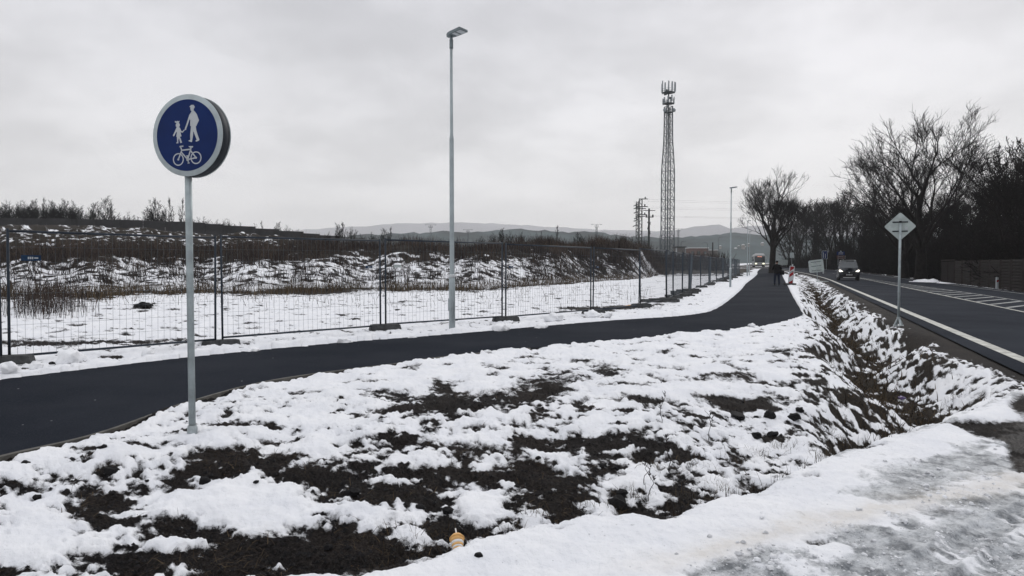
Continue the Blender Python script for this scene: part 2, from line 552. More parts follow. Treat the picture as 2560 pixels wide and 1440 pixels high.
def glow(name, col, strength):
    m, nt, b = base_mat(name)
    b.inputs['Base Color'].default_value = (0.8, 0.8, 0.8, 1)
    b.inputs['Emission Color'].default_value = (*col, 1)
    b.inputs['Emission Strength'].default_value = strength
    return m


def tint_mat(name, dark, light, rough=0.9):
    """stalks and twigs: each one keeps its own shade (attribute tint)"""
    m, nt, b = base_mat(name)
    at = N(nt, 'ShaderNodeAttribute', attribute_name='tint')
    nt.links.new(mixc(nt, at.outputs['Fac'], dark, light), b.inputs['Base Color'])
    b.inputs['Roughness'].default_value = rough
    b.inputs['Specular IOR Level'].default_value = 0.1
    return m


def ground_mat():
    m, nt, b = base_mat('snowy_ground')
    tc = N(nt, 'ShaderNodeTexCoord')
    v = tc.outputs['Object']
    A = {k: N(nt, 'ShaderNodeAttribute', attribute_name=k).outputs['Fac'] for k in ('snow', 'ice', 'grass', 'dirt')}
    nf = noise(nt, v, 14, 6, 0.65)
    ns = noise(nt, v, 70, 4, 0.7)
    e = math_n(nt, 'ADD', A['snow'], math_n(nt, 'MULTIPLY', math_n(nt, 'SUBTRACT', nf, 0.5), 0.95))
    e = math_n(nt, 'ADD', e, math_n(nt, 'MULTIPLY', math_n(nt, 'SUBTRACT', ns, 0.5), 0.5))
    grain = noise(nt, v, 190, 3, 0.8)
    e = math_n(nt, 'ADD', e, math_n(nt, 'MULTIPLY', math_n(nt, 'SUBTRACT', grain, 0.5), 0.55))
    mask = maprange(nt, e, -0.10, 0.24)
    # earth: wet black-brown soil, paler grit, litter
    grit = noise(nt, v, 55, 5, 0.75)
    big = maprange(nt, noise(nt, v, 1.1, 4, 0.6), 0.35, 0.65)
    so_a = mixc(nt, maprange(nt, grit, 0.40, 0.66), (0.0045, 0.0040, 0.0042), (0.026, 0.0225, 0.0215))
    so_b = mixc(nt, maprange(nt, grit, 0.38, 0.66), (0.010, 0.0082, 0.0076), (0.040, 0.033, 0.029))
    so = mixc(nt, big, so_a, so_b)
    so = mixc(nt, maprange(nt, noise(nt, v, 95, 2, 0.5), 0.66, 0.74), so, (0.075, 0.066, 0.060))
    so = mixc(nt, maprange(nt, noise(nt, v, 24, 3, 0.5), 0.70, 0.78), so, (0.052, 0.034, 0.018))
    gr = mixc(nt, maprange(nt, noise(nt, v, 40, 5, 0.7), 0.35, 0.65), (0.007, 0.0056, 0.004), (0.036, 0.027, 0.0175))
    earth = mixc(nt, A['grass'], so, gr)
    sn = mixc(nt, maprange(nt, noise(nt, v, 2.5, 5, 0.6), 0.3, 0.7), (0.78, 0.795, 0.83), (0.86, 0.868, 0.885))
    ic = mixc(nt, maprange(nt, noise(nt, v, 5.5, 10, 0.74), 0.34, 0.64), (0.12, 0.132, 0.145), (0.58, 0.60, 0.62))
    icm = maprange(nt, math_n(nt, 'ADD', A['ice'], math_n(nt, 'MULTIPLY', math_n(nt, 'SUBTRACT', noise(nt, v, 7, 10, 0.75), 0.5), 1.5)), 0.28, 0.72)
    ic = mixc(nt, maprange(nt, noise(nt, v, 75, 4, 0.75), 0.58, 0.70), ic, (0.035, 0.034, 0.034))
    sn = mixc(nt, icm, sn, ic)
    dm = math_n(nt, 'MULTIPLY', A['dirt'], maprange(nt, noise(nt, v, 6, 6, 0.7), 0.25, 0.7, 0.35, 1.0))
    sn = mixc(nt, math_n(nt, 'MULTIPLY', dm, 0.8), sn, (0.60, 0.55, 0.475))
    nt.links.new(mixc(nt, mask, earth, sn), b.inputs['Base Color'])
    rg = math_n(nt, 'SUBTRACT', 0.8, math_n(nt, 'MULTIPLY', icm, 0.42))
    nt.links.new(rg, b.inputs['Roughness'])
    b.inputs['Specular IOR Level'].default_value = 0.08
    bn = N(nt, 'ShaderNodeBump')
    bn.inputs['Distance'].default_value = 0.014
    bn.inputs['Strength'].default_value = 0.85
    hs = math_n(nt, 'ADD', math_n(nt, 'MULTIPLY', noise(nt, v, 22, 5, 0.62), 1.6), math_n(nt, 'MULTIPLY', mask, 0.4))
    he = math_n(nt, 'MULTIPLY', grit, 1.5)
    mh = N(nt, 'ShaderNodeMix')
    nt.links.new(mask, mh.inputs[0])
    nt.links.new(he, mh.inputs[2])
    nt.links.new(hs, mh.inputs[3])
    nt.links.new(mh.outputs[0], bn.inputs['Height'])
    nt.links.new(bn.outputs[0], b.inputs['Normal'])
    return m


def asphalt_mat(name, lo, hi, speck, rough=0.62):
    m, nt, b = base_mat(name)
    tc = N(nt, 'ShaderNodeTexCoord')
    v = tc.outputs['Object']
    c = mixc(nt, maprange(nt, noise(nt, v, 0.35, 5, 0.6), 0.3, 0.7), lo, hi)
    c = mixc(nt, maprange(nt, noise(nt, v, 90, 3, 0.8), 0.45, 0.72, 0, 0.75), c, tuple(x * 2.2 for x in hi))
    c = mixc(nt, maprange(nt, noise(nt, v, 45, 4, 0.8), 0.55, 0.75, 0, 0.7), c, tuple(x * 0.4 for x in lo))
    vo = N(nt, 'ShaderNodeTexVoronoi')
    vo.inputs['Scale'].default_value = 3.0
    nt.links.new(v, vo.inputs['Vector'])
    c = mixc(nt, maprange(nt, vo.outputs['Distance'], 0.022, 0.042, speck, 0.0, False), c, (0.6, 0.6, 0.62))
    nt.links.new(c, b.inputs['Base Color'])
    b.inputs['Roughness'].default_value = rough
    b.inputs['Specular IOR Level'].default_value = 0.012
    bn = N(nt, 'ShaderNodeBump')
    bn.inputs['Strength'].default_value = 0.35
    bn.inputs['Distance'].default_value = 0.006
    nt.links.new(noise(nt, v, 180, 3, 0.6), bn.inputs['Height'])
    nt.links.new(bn.outputs[0], b.inputs['Normal'])
    return m


M = {
 'ground': ground_mat(),
 'path': asphalt_mat('path_asphalt', (0.0090, 0.0115, 0.0170), (0.0215, 0.0245, 0.0310), 0.6, 0.8),
 'road': asphalt_mat('road_asphalt', (0.0115, 0.0145, 0.0205), (0.026, 0.030, 0.038), 0.35, 0.8),
 'paint': mat('worn_road_paint', (0.40, 0.40, 0.365), 0.6, 0, 0.35, 5.0),
 'paint_worn': mat('faded_road_paint', (0.24, 0.25, 0.25), 0.6, 0, 0.4, 2.0),
 'kerb': mat('edging_concrete', (0.11, 0.105, 0.095), 0.8, 0, 0.3, 5.0, 0.4),
 'galv': mat('galvanised_steel', (0.36, 0.40, 0.41), 0.42, 0.55, 0.22, 9.0, 0.1, 90),
 'galv_pole': mat('galvanised_pole', (0.33, 0.375, 0.385), 0.5, 0.35, 0.25, 4.0),
 'lamp_metal': mat('lamp_pole_zinc', (0.34, 0.385, 0.40), 0.5, 0.3, 0.12, 3.0),
 'lamp_head': mat('lamp_head_grey', (0.16, 0.19, 0.20), 0.5, 0.2, 0.15, 6.0),
 'lens': mat('lamp_lens', (0.55, 0.58, 0.6), 0.25, 0.0, 0.1, 6.0),
 'band': mat('white_band', (0.62, 0.64, 0.65), 0.5, 0.0, 0.1),
 'fence': mat('fence_steel_tube', (0.030, 0.038, 0.050), 0.5, 0.3, 0.25, 7.0),
 'wire': mat('fence_wire', (0.085, 0.10, 0.115), 0.5, 0.3, 0.25, 7.0),
 'block': mat('fence_foot_concrete', (0.055, 0.057, 0.058), 0.85, 0, 0.35, 9.0, 0.6, 40),
 'rim': mat('sign_rim_white', (0.40, 0.45, 0.46), 0.45, 0, 0.12, 8.0),
 'blue': mat('sign_blue', (0.0022, 0.0165, 0.092), 0.5, 0, 0.12, 3.0),
 'white': mat('sign_white', (0.45, 0.475, 0.49), 0.4, 0, 0.08, 8.0),
 'drum': mat('sign_shell_dark', (0.030, 0.034, 0.040), 0.55, 0.2, 0.2, 8.0),
 'signback': mat('sign_back_aluminium', (0.40, 0.45, 0.44), 0.5, 0.25, 0.12, 6.0),
 'black': mat('black_plastic', (0.012, 0.012, 0.013), 0.5, 0, 0.2),
 'rubber': mat('black_rubber', (0.012, 0.012, 0.012), 0.8, 0, 0.2),
 'bark': mat('dark_bark', (0.014, 0.012, 0.011), 0.95, 0, 0.4, 3.0, 0.5, 14),
 'twig': mat('bare_twigs', (0.0105, 0.009, 0.0085), 0.95, 0, 0.3, 1.0),
 'twig_far': mat('bare_twigs_hill', (0.011, 0.012, 0.012), 0.95, 0, 0.3, 1.0),
 'stone': mat('dark_stone', (0.011, 0.0105, 0.0115), 0.75, 0, 0.5, 9.0, 0.8, 30),
 'snow': mat('clean_snow', (0.87, 0.88, 0.90), 0.75, 0, 0.04, 6.0, 0.4, 30, 0.2),
 'concrete': mat('dark_precast_concrete', (0.034, 0.029, 0.027), 0.85, 0, 0.4, 1.3, 0.4, 20),
 'concrete_wall': mat('weathered_wall_concrete', (0.045, 0.045, 0.047), 0.9, 0, 0.3, 0.4),
 'rust': mat('brown_sheet_metal', (0.012, 0.008, 0.0075), 0.7, 0, 0.3, 1.5),
 'red': mat('beacon_red', (0.25, 0.010, 0.014), 0.5, 0, 0.15),
 'orange': mat('cup_orange', (0.72, 0.42, 0.16), 0.5, 0, 0.1, 20),
 'cupwhite': mat('cup_white', (0.75, 0.74, 0.72), 0.5, 0, 0.05, 20),
 'car': mat('car_dark_blue_paint', (0.010, 0.014, 0.020), 0.25, 0.2, 0.1, 2.0, spec=0.6),
 'glass': mat('tinted_glass', (0.022, 0.030, 0.036), 0.08, 0, 0.1, 2.0, spec=0.7),
 'chrome': mat('dull_chrome', (0.45, 0.46, 0.47), 0.3, 0.8, 0.1),
 'plate': mat('number_plate_white', (0.35, 0.36, 0.37), 0.5, 0, 0.1),
 'head': glow('lit_headlamp', (1.0, 0.93, 0.80), 2.0),
 'head_bus': glow('lit_bus_headlamp', (1.0, 0.95, 0.62), 2.6),
 'display': glow('lit_bus_display', (1.0, 0.22, 0.06), 1.1),
 'buswhite': mat('bus_white_paint', (0.42, 0.43, 0.43), 0.4, 0, 0.08, 1.0),
 'skin': mat('skin', (0.22, 0.125, 0.09), 0.6, 0, 0.1),
 'jacket': mat('black_jacket', (0.0065, 0.0065, 0.0075), 0.9, 0, 0.3, 9.0),
 'jeans': mat('dark_jeans', (0.010, 0.015, 0.030), 0.9, 0, 0.3, 20.0),
 'hair': mat('dark_hair', (0.010, 0.008, 0.007), 0.8, 0, 0.2, 40.0),
 'steel_far': mat('mast_steel', (0.075, 0.09, 0.098), 0.6, 0.2, 0.2, 1.0),
 'steel_dark': mat('pylon_dark_steel', (0.018, 0.024, 0.023), 0.7, 0.1, 0.2, 1.0),
 'antenna': mat('antenna_grey', (0.26, 0.29, 0.31), 0.5, 0, 0.1, 1.0),
 'ribpaint': mat('brown_sign', (0.075, 0.030, 0.024), 0.5, 0, 0.1),
 'signprint': mat('sign_print', (0.30, 0.31, 0.33), 0.5, 0, 0.1),
 'hill_forest': mat('forest_hill', (0.045, 0.064, 0.066), 1.0, 0, 0.5, 0.02, spec=0.05),
 'hill_pale': mat('haze_pale_hill', (0.26, 0.26, 0.275), 1.0, 0, 0.15, 0.004, spec=0.05),  # pale base colour carries part of the distance haze
 'hut': mat('pale_render', (0.14, 0.135, 0.13), 0.8, 0, 0.15),
 'house': mat('house_render', (0.26, 0.245, 0.22), 0.8, 0, 0.2),
 'houseroof': mat('snowy_roof', (0.62, 0.62, 0.63), 0.8, 0, 0.1),
 'brick': mat('faded_brick', (0.12, 0.075, 0.065), 0.85, 0, 0.2),
 'plateblue': mat('name_plate_blue', (0.012, 0.034, 0.075), 0.5, 0, 0.3, 20),
 'slush': mat('dirty_slush', (0.62, 0.63, 0.65), 0.6, 0, 0.35, 14),
 'purple': mat('purple_wrapper', (0.09, 0.06, 0.16), 0.4, 0, 0.2, 30),
 'grassstuff': tint_mat('dry_stalks', (0.012, 0.009, 0.007), (0.15, 0.11, 0.068)),
 'brush': tint_mat('brushwood', (0.017, 0.0135, 0.0135), (0.095, 0.068, 0.052)),
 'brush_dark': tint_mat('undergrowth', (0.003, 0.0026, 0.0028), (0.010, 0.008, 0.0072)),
}


# ------------------------------------------------------------------ mesh building
class MB:
    def __init__(self):
        self.v, self.f = [], []

    def add(self, vs, fs):
        o = len(self.v)
        self.v += [tuple(map(float, p)) for p in vs]
        self.f += [tuple(i + o for i in f) for f in fs]
        return self

    def box(self, c, s, rot=None, taper=None):
        hx, hy, hz = s[0] / 2, s[1] / 2, s[2] / 2
        pts = []
        for k in (-1, 1):
            tx = taper if (taper and k > 0) else 1.0
            for i, j in ((-1, -1), (1, -1), (1, 1), (-1, 1)):
                p = Vector((i * hx * tx, j * hy * tx, k * hz))
                if rot is not None:
                    p = rot @ p
                pts.append((p.x + c[0], p.y + c[1], p.z + c[2]))
        return self.add(pts, [(3, 2, 1, 0), (4, 5, 6, 7), (0, 1, 5, 4), (1, 2, 6, 5), (2, 3, 7, 6), (3, 0, 4, 7)])

    def bar(self, a, b, w, h=None):
        """square bar from a to b"""
        a, b = Vector(a), Vector(b)
        d = b - a
        L = d.length
        if L < 1e-6:
            return self
        q = d.to_track_quat('Z', 'Y').to_matrix()
        return self.box((a + b) / 2, (w, h or w, L), q)

    def tube(self, pts, rr, sides=6, cap=True):
        pts = [Vector(p) for p in pts]
        n = len(pts)
        if not isinstance(rr, (list, tuple)):
            rr = [rr] * n
        t0 = (pts[1] - pts[0]).normalized()
        ref = Vector((1, 0, 0)) if abs(t0.x) < 0.8 else Vector((0, 1, 0))
        vs, fs = [], []
        for i, p in enumerate(pts):
            t = (pts[min(i + 1, n - 1)] - pts[max(i - 1, 0)]).normalized()
            u = (ref - t * ref.dot(t)).normalized()
            w = t.cross(u)
            for k in range(sides):
                an = 2 * math.pi * k / sides
                vs.append(p + (u * math.cos(an) + w * math.sin(an)) * rr[i])
        for i in range(n - 1):
            for k in range(sides):
                k2 = (k + 1) % sides
                fs.append((i * sides + k, i * sides + k2, (i + 1) * sides + k2, (i + 1) * sides + k))
        if cap:
            fs.append(tuple(range(sides - 1, -1, -1)))
            fs.append(tuple((n - 1) * sides + k for k in range(sides)))
        return self.add(vs, fs)

    def lathe(self, prof, sides=24, mtx=None):
        vs, fs = [], []
        n = len(prof)
        for r, z in prof:
            for k in range(sides):
                an = 2 * math.pi * k / sides
                p = Vector((r * math.cos(an), r * math.sin(an), z))
                vs.append(mtx @ p if mtx else p)
        for i in range(n - 1):
            for k in range(sides):
                k2 = (k + 1) % sides
                fs.append((i * sides + k, i * sides + k2, (i + 1) * sides + k2, (i + 1) * sides + k))
        fs.append(tuple(range(sides - 1, -1, -1)))
        fs.append(tuple((n - 1) * sides + k for k in range(sides)))
        return self.add(vs, fs)

    def prism(self, poly, mtx, th):
        """flat outline (list of 2D points) given thickness th along local z"""
        n = len(poly)
        ar = sum(poly[i][0] * poly[(i + 1) % n][1] - poly[(i + 1) % n][0] * poly[i][1] for i in range(n))
        if ar < 0:
            poly = poly[::-1]
        tri = geometry.tessellate_polygon([[Vector((x, y, 0)) for x, y in poly]])
        vs = [mtx @ Vector((x, y, 0)) for x, y in poly] + [mtx @ Vector((x, y, th)) for x, y in poly]
        fs = []
        for a, b, c in tri:
            pa, pb, pc = poly[a], poly[b], poly[c]
            if (pb[0] - pa[0]) * (pc[1] - pa[1]) - (pb[1] - pa[1]) * (pc[0] - pa[0]) < 0:
                b, c = c, b
            fs.append((a + n, b + n, c + n))
            fs.append((c, b, a))
        fs += [(i, (i + 1) % n, (i + 1) % n + n, i + n) for i in range(n)]
        return self.add(vs, fs)

    def mesh(self, name, m, smooth=False):
        me = bpy.data.meshes.new(name)
        me.from_pydata(self.v, [], self.f)
        me.materials.append(m)
        if smooth:
            me.polygons.foreach_set('use_smooth', [True] * len(me.polygons))
        me.update()
        return me

    def build(self, name, m, parent=None, smooth=False, loc=None):
        return link(name, self.mesh(name, m, smooth), parent, loc)


def link(name, me, parent=None, loc=None, rot=None):
    o = bpy.data.objects.new(name, me)
    COL.objects.link(o)
    o.parent = parent
    if loc is not None:
        o.location = loc
    if rot is not None:
        o.rotation_euler = rot
    return o


def thing(name, label, cat, loc=(0, 0, 0), rz=0.0, group=None):
    o = bpy.data.objects.new(name, None)
    COL.objects.link(o)
    o.empty_display_size = 0.2
    o.location = tuple(map(float, loc))
    o.rotation_euler = (0, 0, rz)
    o['label'], o['category'] = label, cat
    if group:
        o['group'] = group
    return o


def tag(o, label, cat, group=None):
    o['label'], o['category'] = label, cat
    if group:
        o['group'] = group
    return o


def kind(o, k):
    o['kind'] = k
    return o


def copy_tree(o, parent=None):
    c = o.copy()
    COL.objects.link(c)
    c.parent = parent
    for ch in list(o.children):
        copy_tree(ch, c)
    return c


def np_mesh(name, co, quads, m, smooth=True, attrs=None):
    me = bpy.data.meshes.new(name)
    k = quads.shape[1]
    me.vertices.add(len(co))
    me.vertices.foreach_set('co', np.ascontiguousarray(co, np.float32).ravel())
    me.loops.add(quads.size)
    me.loops.foreach_set('vertex_index', np.ascontiguousarray(quads, np.int32).ravel())
    me.polygons.add(len(quads))
    me.polygons.foreach_set('loop_start', np.arange(0, quads.size, k, dtype=np.int32))
    me.polygons.foreach_set('use_smooth', np.full(len(quads), smooth))
    for an, arr in (attrs or {}).items():
        at = me.attributes.new(an, 'FLOAT', 'POINT')
        at.data.foreach_set('value', np.ascontiguousarray(arr, np.float32))
    me.materials.append(m)
    me.update()
    me.validate()
    return me


def frame(o, x, z=None):
    """matrix with origin o, local x axis x, local y axis up, local z their cross product"""
    x = Vector(x).normalized()
    y = Vector(z or (0, 0, 1))
    n = x.cross(y)
    m = Matrix((x, y, n)).transposed().to_4x4()
    m.translation = Vector(o)
    return m


# ------------------------------------------------------------------ ground
def build_ground():
    hi = np.linspace(rad(-40), rad(40), 800)
    lo1 = np.linspace(rad(-180), rad(-41), 40)
    lo2 = np.linspace(rad(41), rad(180), 40)
    an = np.concatenate([lo1, hi, lo2])
    rr = [0.6, 1.2, 1.8, 2.3]
    while rr[-1] < 4800:
        d = rr[-1]
        dd = min(max(d * d / 1300.0, 0.016), 0.30) if d < 100 else d * 0.035
        rr.append(d + dd)
    rr = np.array(rr)
    A, R = np.meshgrid(an, rr)
    x, y = (np.sin(A) * R).ravel(), (np.cos(A) * R).ravel()
    z, Fv, ice, grass, dirt = full_z(x, y)
    co = np.stack([x, y, z], 1)
    na, nr = len(an), len(rr)
    i = np.arange(nr - 1)[:, None] * na + np.arange(na - 1)[None, :]
    q = np.stack([i, i + na, i + na + 1, i + 1], -1).reshape(-1, 4)[:, ::-1]
    me = np_mesh('ground', co, q, M['ground'], True, {'snow': Fv, 'ice': ice, 'grass': grass, 'dirt': dirt})
    kind(link('ground', me), 'structure')


build_ground()


def build_path():
    wob = lambda k: 0.02 * math.sin(k * 1.3) + 0.014 * math.sin(k * 3.1)
    rows = []
    for k, (u, n) in enumerate(zip(PU, PN)):
        d = (n - u) / np.linalg.norm(n - u)
        u2, n2 = u - d * (0.04 + wob(k)), n + d * (0.03 + wob(k + 50))
        row = []
        for j in range(7):
            t = j / 6
            p = u2 * (1 - t) + n2 * t
            s = RX * p[0] + RY * p[1]
            row.append((p[0], p[1], float(rise(s)) + 0.018 + 0.02 * math.sin(math.pi * t)))
        rows.append(row)
    b = MB()
    vs = [p for r in rows for p in r]
    fs = [(i * 7 + j, i * 7 + j + 1, (i + 1) * 7 + j + 1, (i + 1) * 7 + j) for i in range(len(rows) - 1) for j in range(6)]
    b.add(vs, [f[::-1] for f in fs])
    kind(b.build('path', M['path'], None, True), 'structure')
    # concrete edging on the near side up to the bend
    b = MB()
    pts = []
    for k in range(20, 110):
        u, n = PU[k], PN[k]
        d = (n - u) / np.linalg.norm(n - u)
        pts.append((n + d * 0.055, d))
    vs, fs = [], []
    for p, d in pts:
        a, c = p - d * 0.03, p + d * 0.03
        vs += [(a[0], a[1], -0.08), (a[0], a[1], 0.028), (c[0], c[1], 0.028), (c[0], c[1], -0.08)]
    for i in range(len(pts) - 1):
        for j in range(3):
            fs.append((i * 4 + j, i * 4 + j + 1, (i + 1) * 4 + j + 1, (i + 1) * 4 + j))
    b.add(vs, fs)
    kind(b.build('path_kerb', M['kerb']), 'structure')


build_path()


def strip(name, m, s0, s1, o0, o1, dz, step=1.0, widen=None):
    """sheet along the road between two offsets (functions or numbers)"""
    n = max(2, int((s1 - s0) / step) + 1)
    b = MB()
    vs, fs = [], []
    cols = 8 if (not callable(o0) and not callable(o1) and abs(o1 - o0) > 4) else 1
    for s in np.linspace(s0, s1, n):
        a = o0(s) if callable(o0) else o0
        c = o1(s) if callable(o1) else o1
        for j in range(cols + 1):
            vs.append(road_pt(s, a + (c - a) * j / cols, dz))
    w = cols + 1
    for i in range(n - 1):
        for j in range(cols):
            fs.append((i * w + j, i * w + j + 1, (i + 1) * w + j + 1, (i + 1) * w + j))
    b.add(vs, fs)
    return kind(b.build(name, m), 'structure')


strip('road', M['road'], -12, 300, 2.98, 12.5, 0.0)
strip('road_edge_line', M['paint'], -5, 260, lambda s: 3.32, lambda s: 3.53, 0.006)
strip('road_edge_line', M['paint_worn'], 10, 260, lambda s: 11.72 - 1.9 * float(sst(30, 130, np.float64(s))) * 0.25, lambda s: 11.86 - 1.9 * float(sst(30, 130, np.float64(s))) * 0.25, 0.006)
HR = lambda s: 9.1 - 1.9 * float(sst(36, 92, np.float64(s)))
strip('road_centre_line', M['paint'], 5, 92, lambda s: 6.93, lambda s: 7.05, 0.006)
strip('road_centre_line', M['paint_worn'], 5, 92, lambda s: HR(s), lambda s: HR(s) + 0.11, 0.006)
for k in range(8):
    strip('road_centre_line', M['paint_worn'], 96 + 9 * k, 99 + 9 * k, lambda s: 7.05, lambda s: 7.17, 0.006)


def hatch():
    b = MB()
    s = 10.0
    while s < 80:
        n = 6
        vs = []
        for j in range(n + 1):
            t = j / n
            oa = 7.10 + (HR(s + 2) - 7.14) * t
            ds = 2.0 * (oa - 7.1)
            vs.append(road_pt(s + ds, oa, 0.006))
            vs.append(road_pt(s + ds + 0.42, oa, 0.006))
        b.add(vs, [(2 * j, 2 * j + 2, 2 * j + 3, 2 * j + 1) for j in range(n)])
        s += 2.15
    kind(b.build('road_hatching_marking', M['paint_worn']), 'structure')


hatch()


# ------------------------------------------------------------------ distant hills
def ridge(name, d, depth, prof, m, rough, seed, n=260, span=1.1):
    """prof: [(px, py)] crest line seen from the photo; built as a real hill with front and back slope"""
    prof = np.array(prof, float)
    xs = np.linspace(-span, span, n)
    pxs = 1280 + F_PX * xs
    py = np.interp(pxs, prof[:, 0], prof[:, 1])
    crest = E + (660 - py) / F_PX * d
    rows = 9
    vs = []
    for r in range(rows):
        t = r / (rows - 1)
        prof_h = math.sin(math.pi * min(t, 1.0)) ** 0.9
        yy = d + (t - 0.5) * depth
        hh = crest * prof_h + rough * (fbm(xs * 40, xs * 0 + r * 0.9, 4, seed) * 0.7 + np.abs(vnoise(xs * 160, xs * 0 + r * 1.3, seed + 9)) * 0.5) * prof_h
        for i in range(n):
            vs.append((xs[i] * d, yy, -2 if r in (0, rows - 1) else hh[i]))
    fs = [(r * n + i, r * n + i + 1, (r + 1) * n + i + 1, (r + 1) * n + i) for r in range(rows - 1) for i in range(n - 1)]
    b = MB()
    b.add(vs, fs)
    kind(b.build(name, m, None, True), 'structure')


ridge('hill', 900, 380, [(-6000, 600), (300, 610), (740, 600), (960, 588), (1100, 582), (1300, 577), (1480, 582), (1600, 596), (1650, 597), (1730, 592), (1800, 585), (1860, 588), (2000, 590), (2400, 600), (8000, 600)], M['hill_forest'], 5.0, 5)
ridge('hill', 3000, 900, [(-6000, 620), (1000, 612), (1300, 600), (1420, 592), (1480, 588), (1510, 578), (1560, 586), (1660, 580), (1740, 568), (1780, 562), (1815, 572), (1900, 566), (2100, 560), (2600, 590), (8000, 600)], M['hill_pale'], 10.0, 15)
ridge('hill', 4300, 1000, [(-6000, 610), (500, 600), (800, 572), (1000, 560), (1150, 556), (1300, 564), (1500, 575), (2000, 585), (8000, 600)], M['hill_pale'], 10.0, 25)

# air between here and the hills
hb = MB()
hb.box((0, 0, 146), (10400, 10400, 300))
hz = hb.build('haze', bpy.data.materials.new('haze_air'))
kind(hz, 'stuff')
hm = hz.data.materials[0]
hm.use_nodes = True
hnt = hm.node_tree
hnt.nodes.clear()
ho = N(hnt, 'ShaderNodeOutputMaterial')
hv = N(hnt, 'ShaderNodeVolumePrincipled')
hv.inputs['Color'].default_value = (0.985, 0.99, 1.0, 1)
hv.inputs['Density'].default_value = 0.00024
hnt.links.new(hv.outputs[0], ho.inputs['Volume'])


# ------------------------------------------------------------------ trees
def tube_np(pts, rr, sides):
    pts = np.asarray(pts, float)
    n = len(pts)
    t = np.empty_like(pts)
    t[1:-1] = pts[2:] - pts[:-2]
    t[0], t[-1] = pts[1] - pts[0], pts[-1] - pts[-2]
    t /= np.linalg.norm(t, axis=1)[:, None] + 1e-9
    ref = np.array((1.0, 0, 0)) if abs(t[0, 0]) < 0.7 else np.array((0, 1.0, 0))
    u = ref - t * (t @ ref)[:, None]
    u /= np.linalg.norm(u, axis=1)[:, None] + 1e-9
    w = np.cross(t, u)
    an = np.arange(sides) * 2 * math.pi / sides
    ring = u[:, None, :] * np.cos(an)[None, :, None] + w[:, None, :] * np.sin(an)[None, :, None]
    return (pts[:, None, :] + ring * np.asarray(rr)[:, None, None]).reshape(-1, 3), n


_QC = {}


def tube_quads(n, sides):
    k = (n, sides)
    if k not in _QC:
        i = np.arange(n - 1)[:, None] * sides
        j = np.arange(sides)[None, :]
        j2 = (j + 1) % sides
        _QC[k] = np.stack([i + j, i + j2, i + sides + j2, i + sides + j], -1).reshape(-1, 4)
    return _QC[k]


def branches_mesh(name, brs, m, sides_for, attr=False):
    co, fq, o = [], [], 0
    for pts, rr, lev in brs:
        sd = sides_for(lev)
        c, n = tube_np(pts, rr, sd)
        co.append(c)
        fq.append(tube_quads(n, sd) + o)
        o += len(c)
    return np_mesh(name, np.concatenate(co), np.concatenate(fq), m)


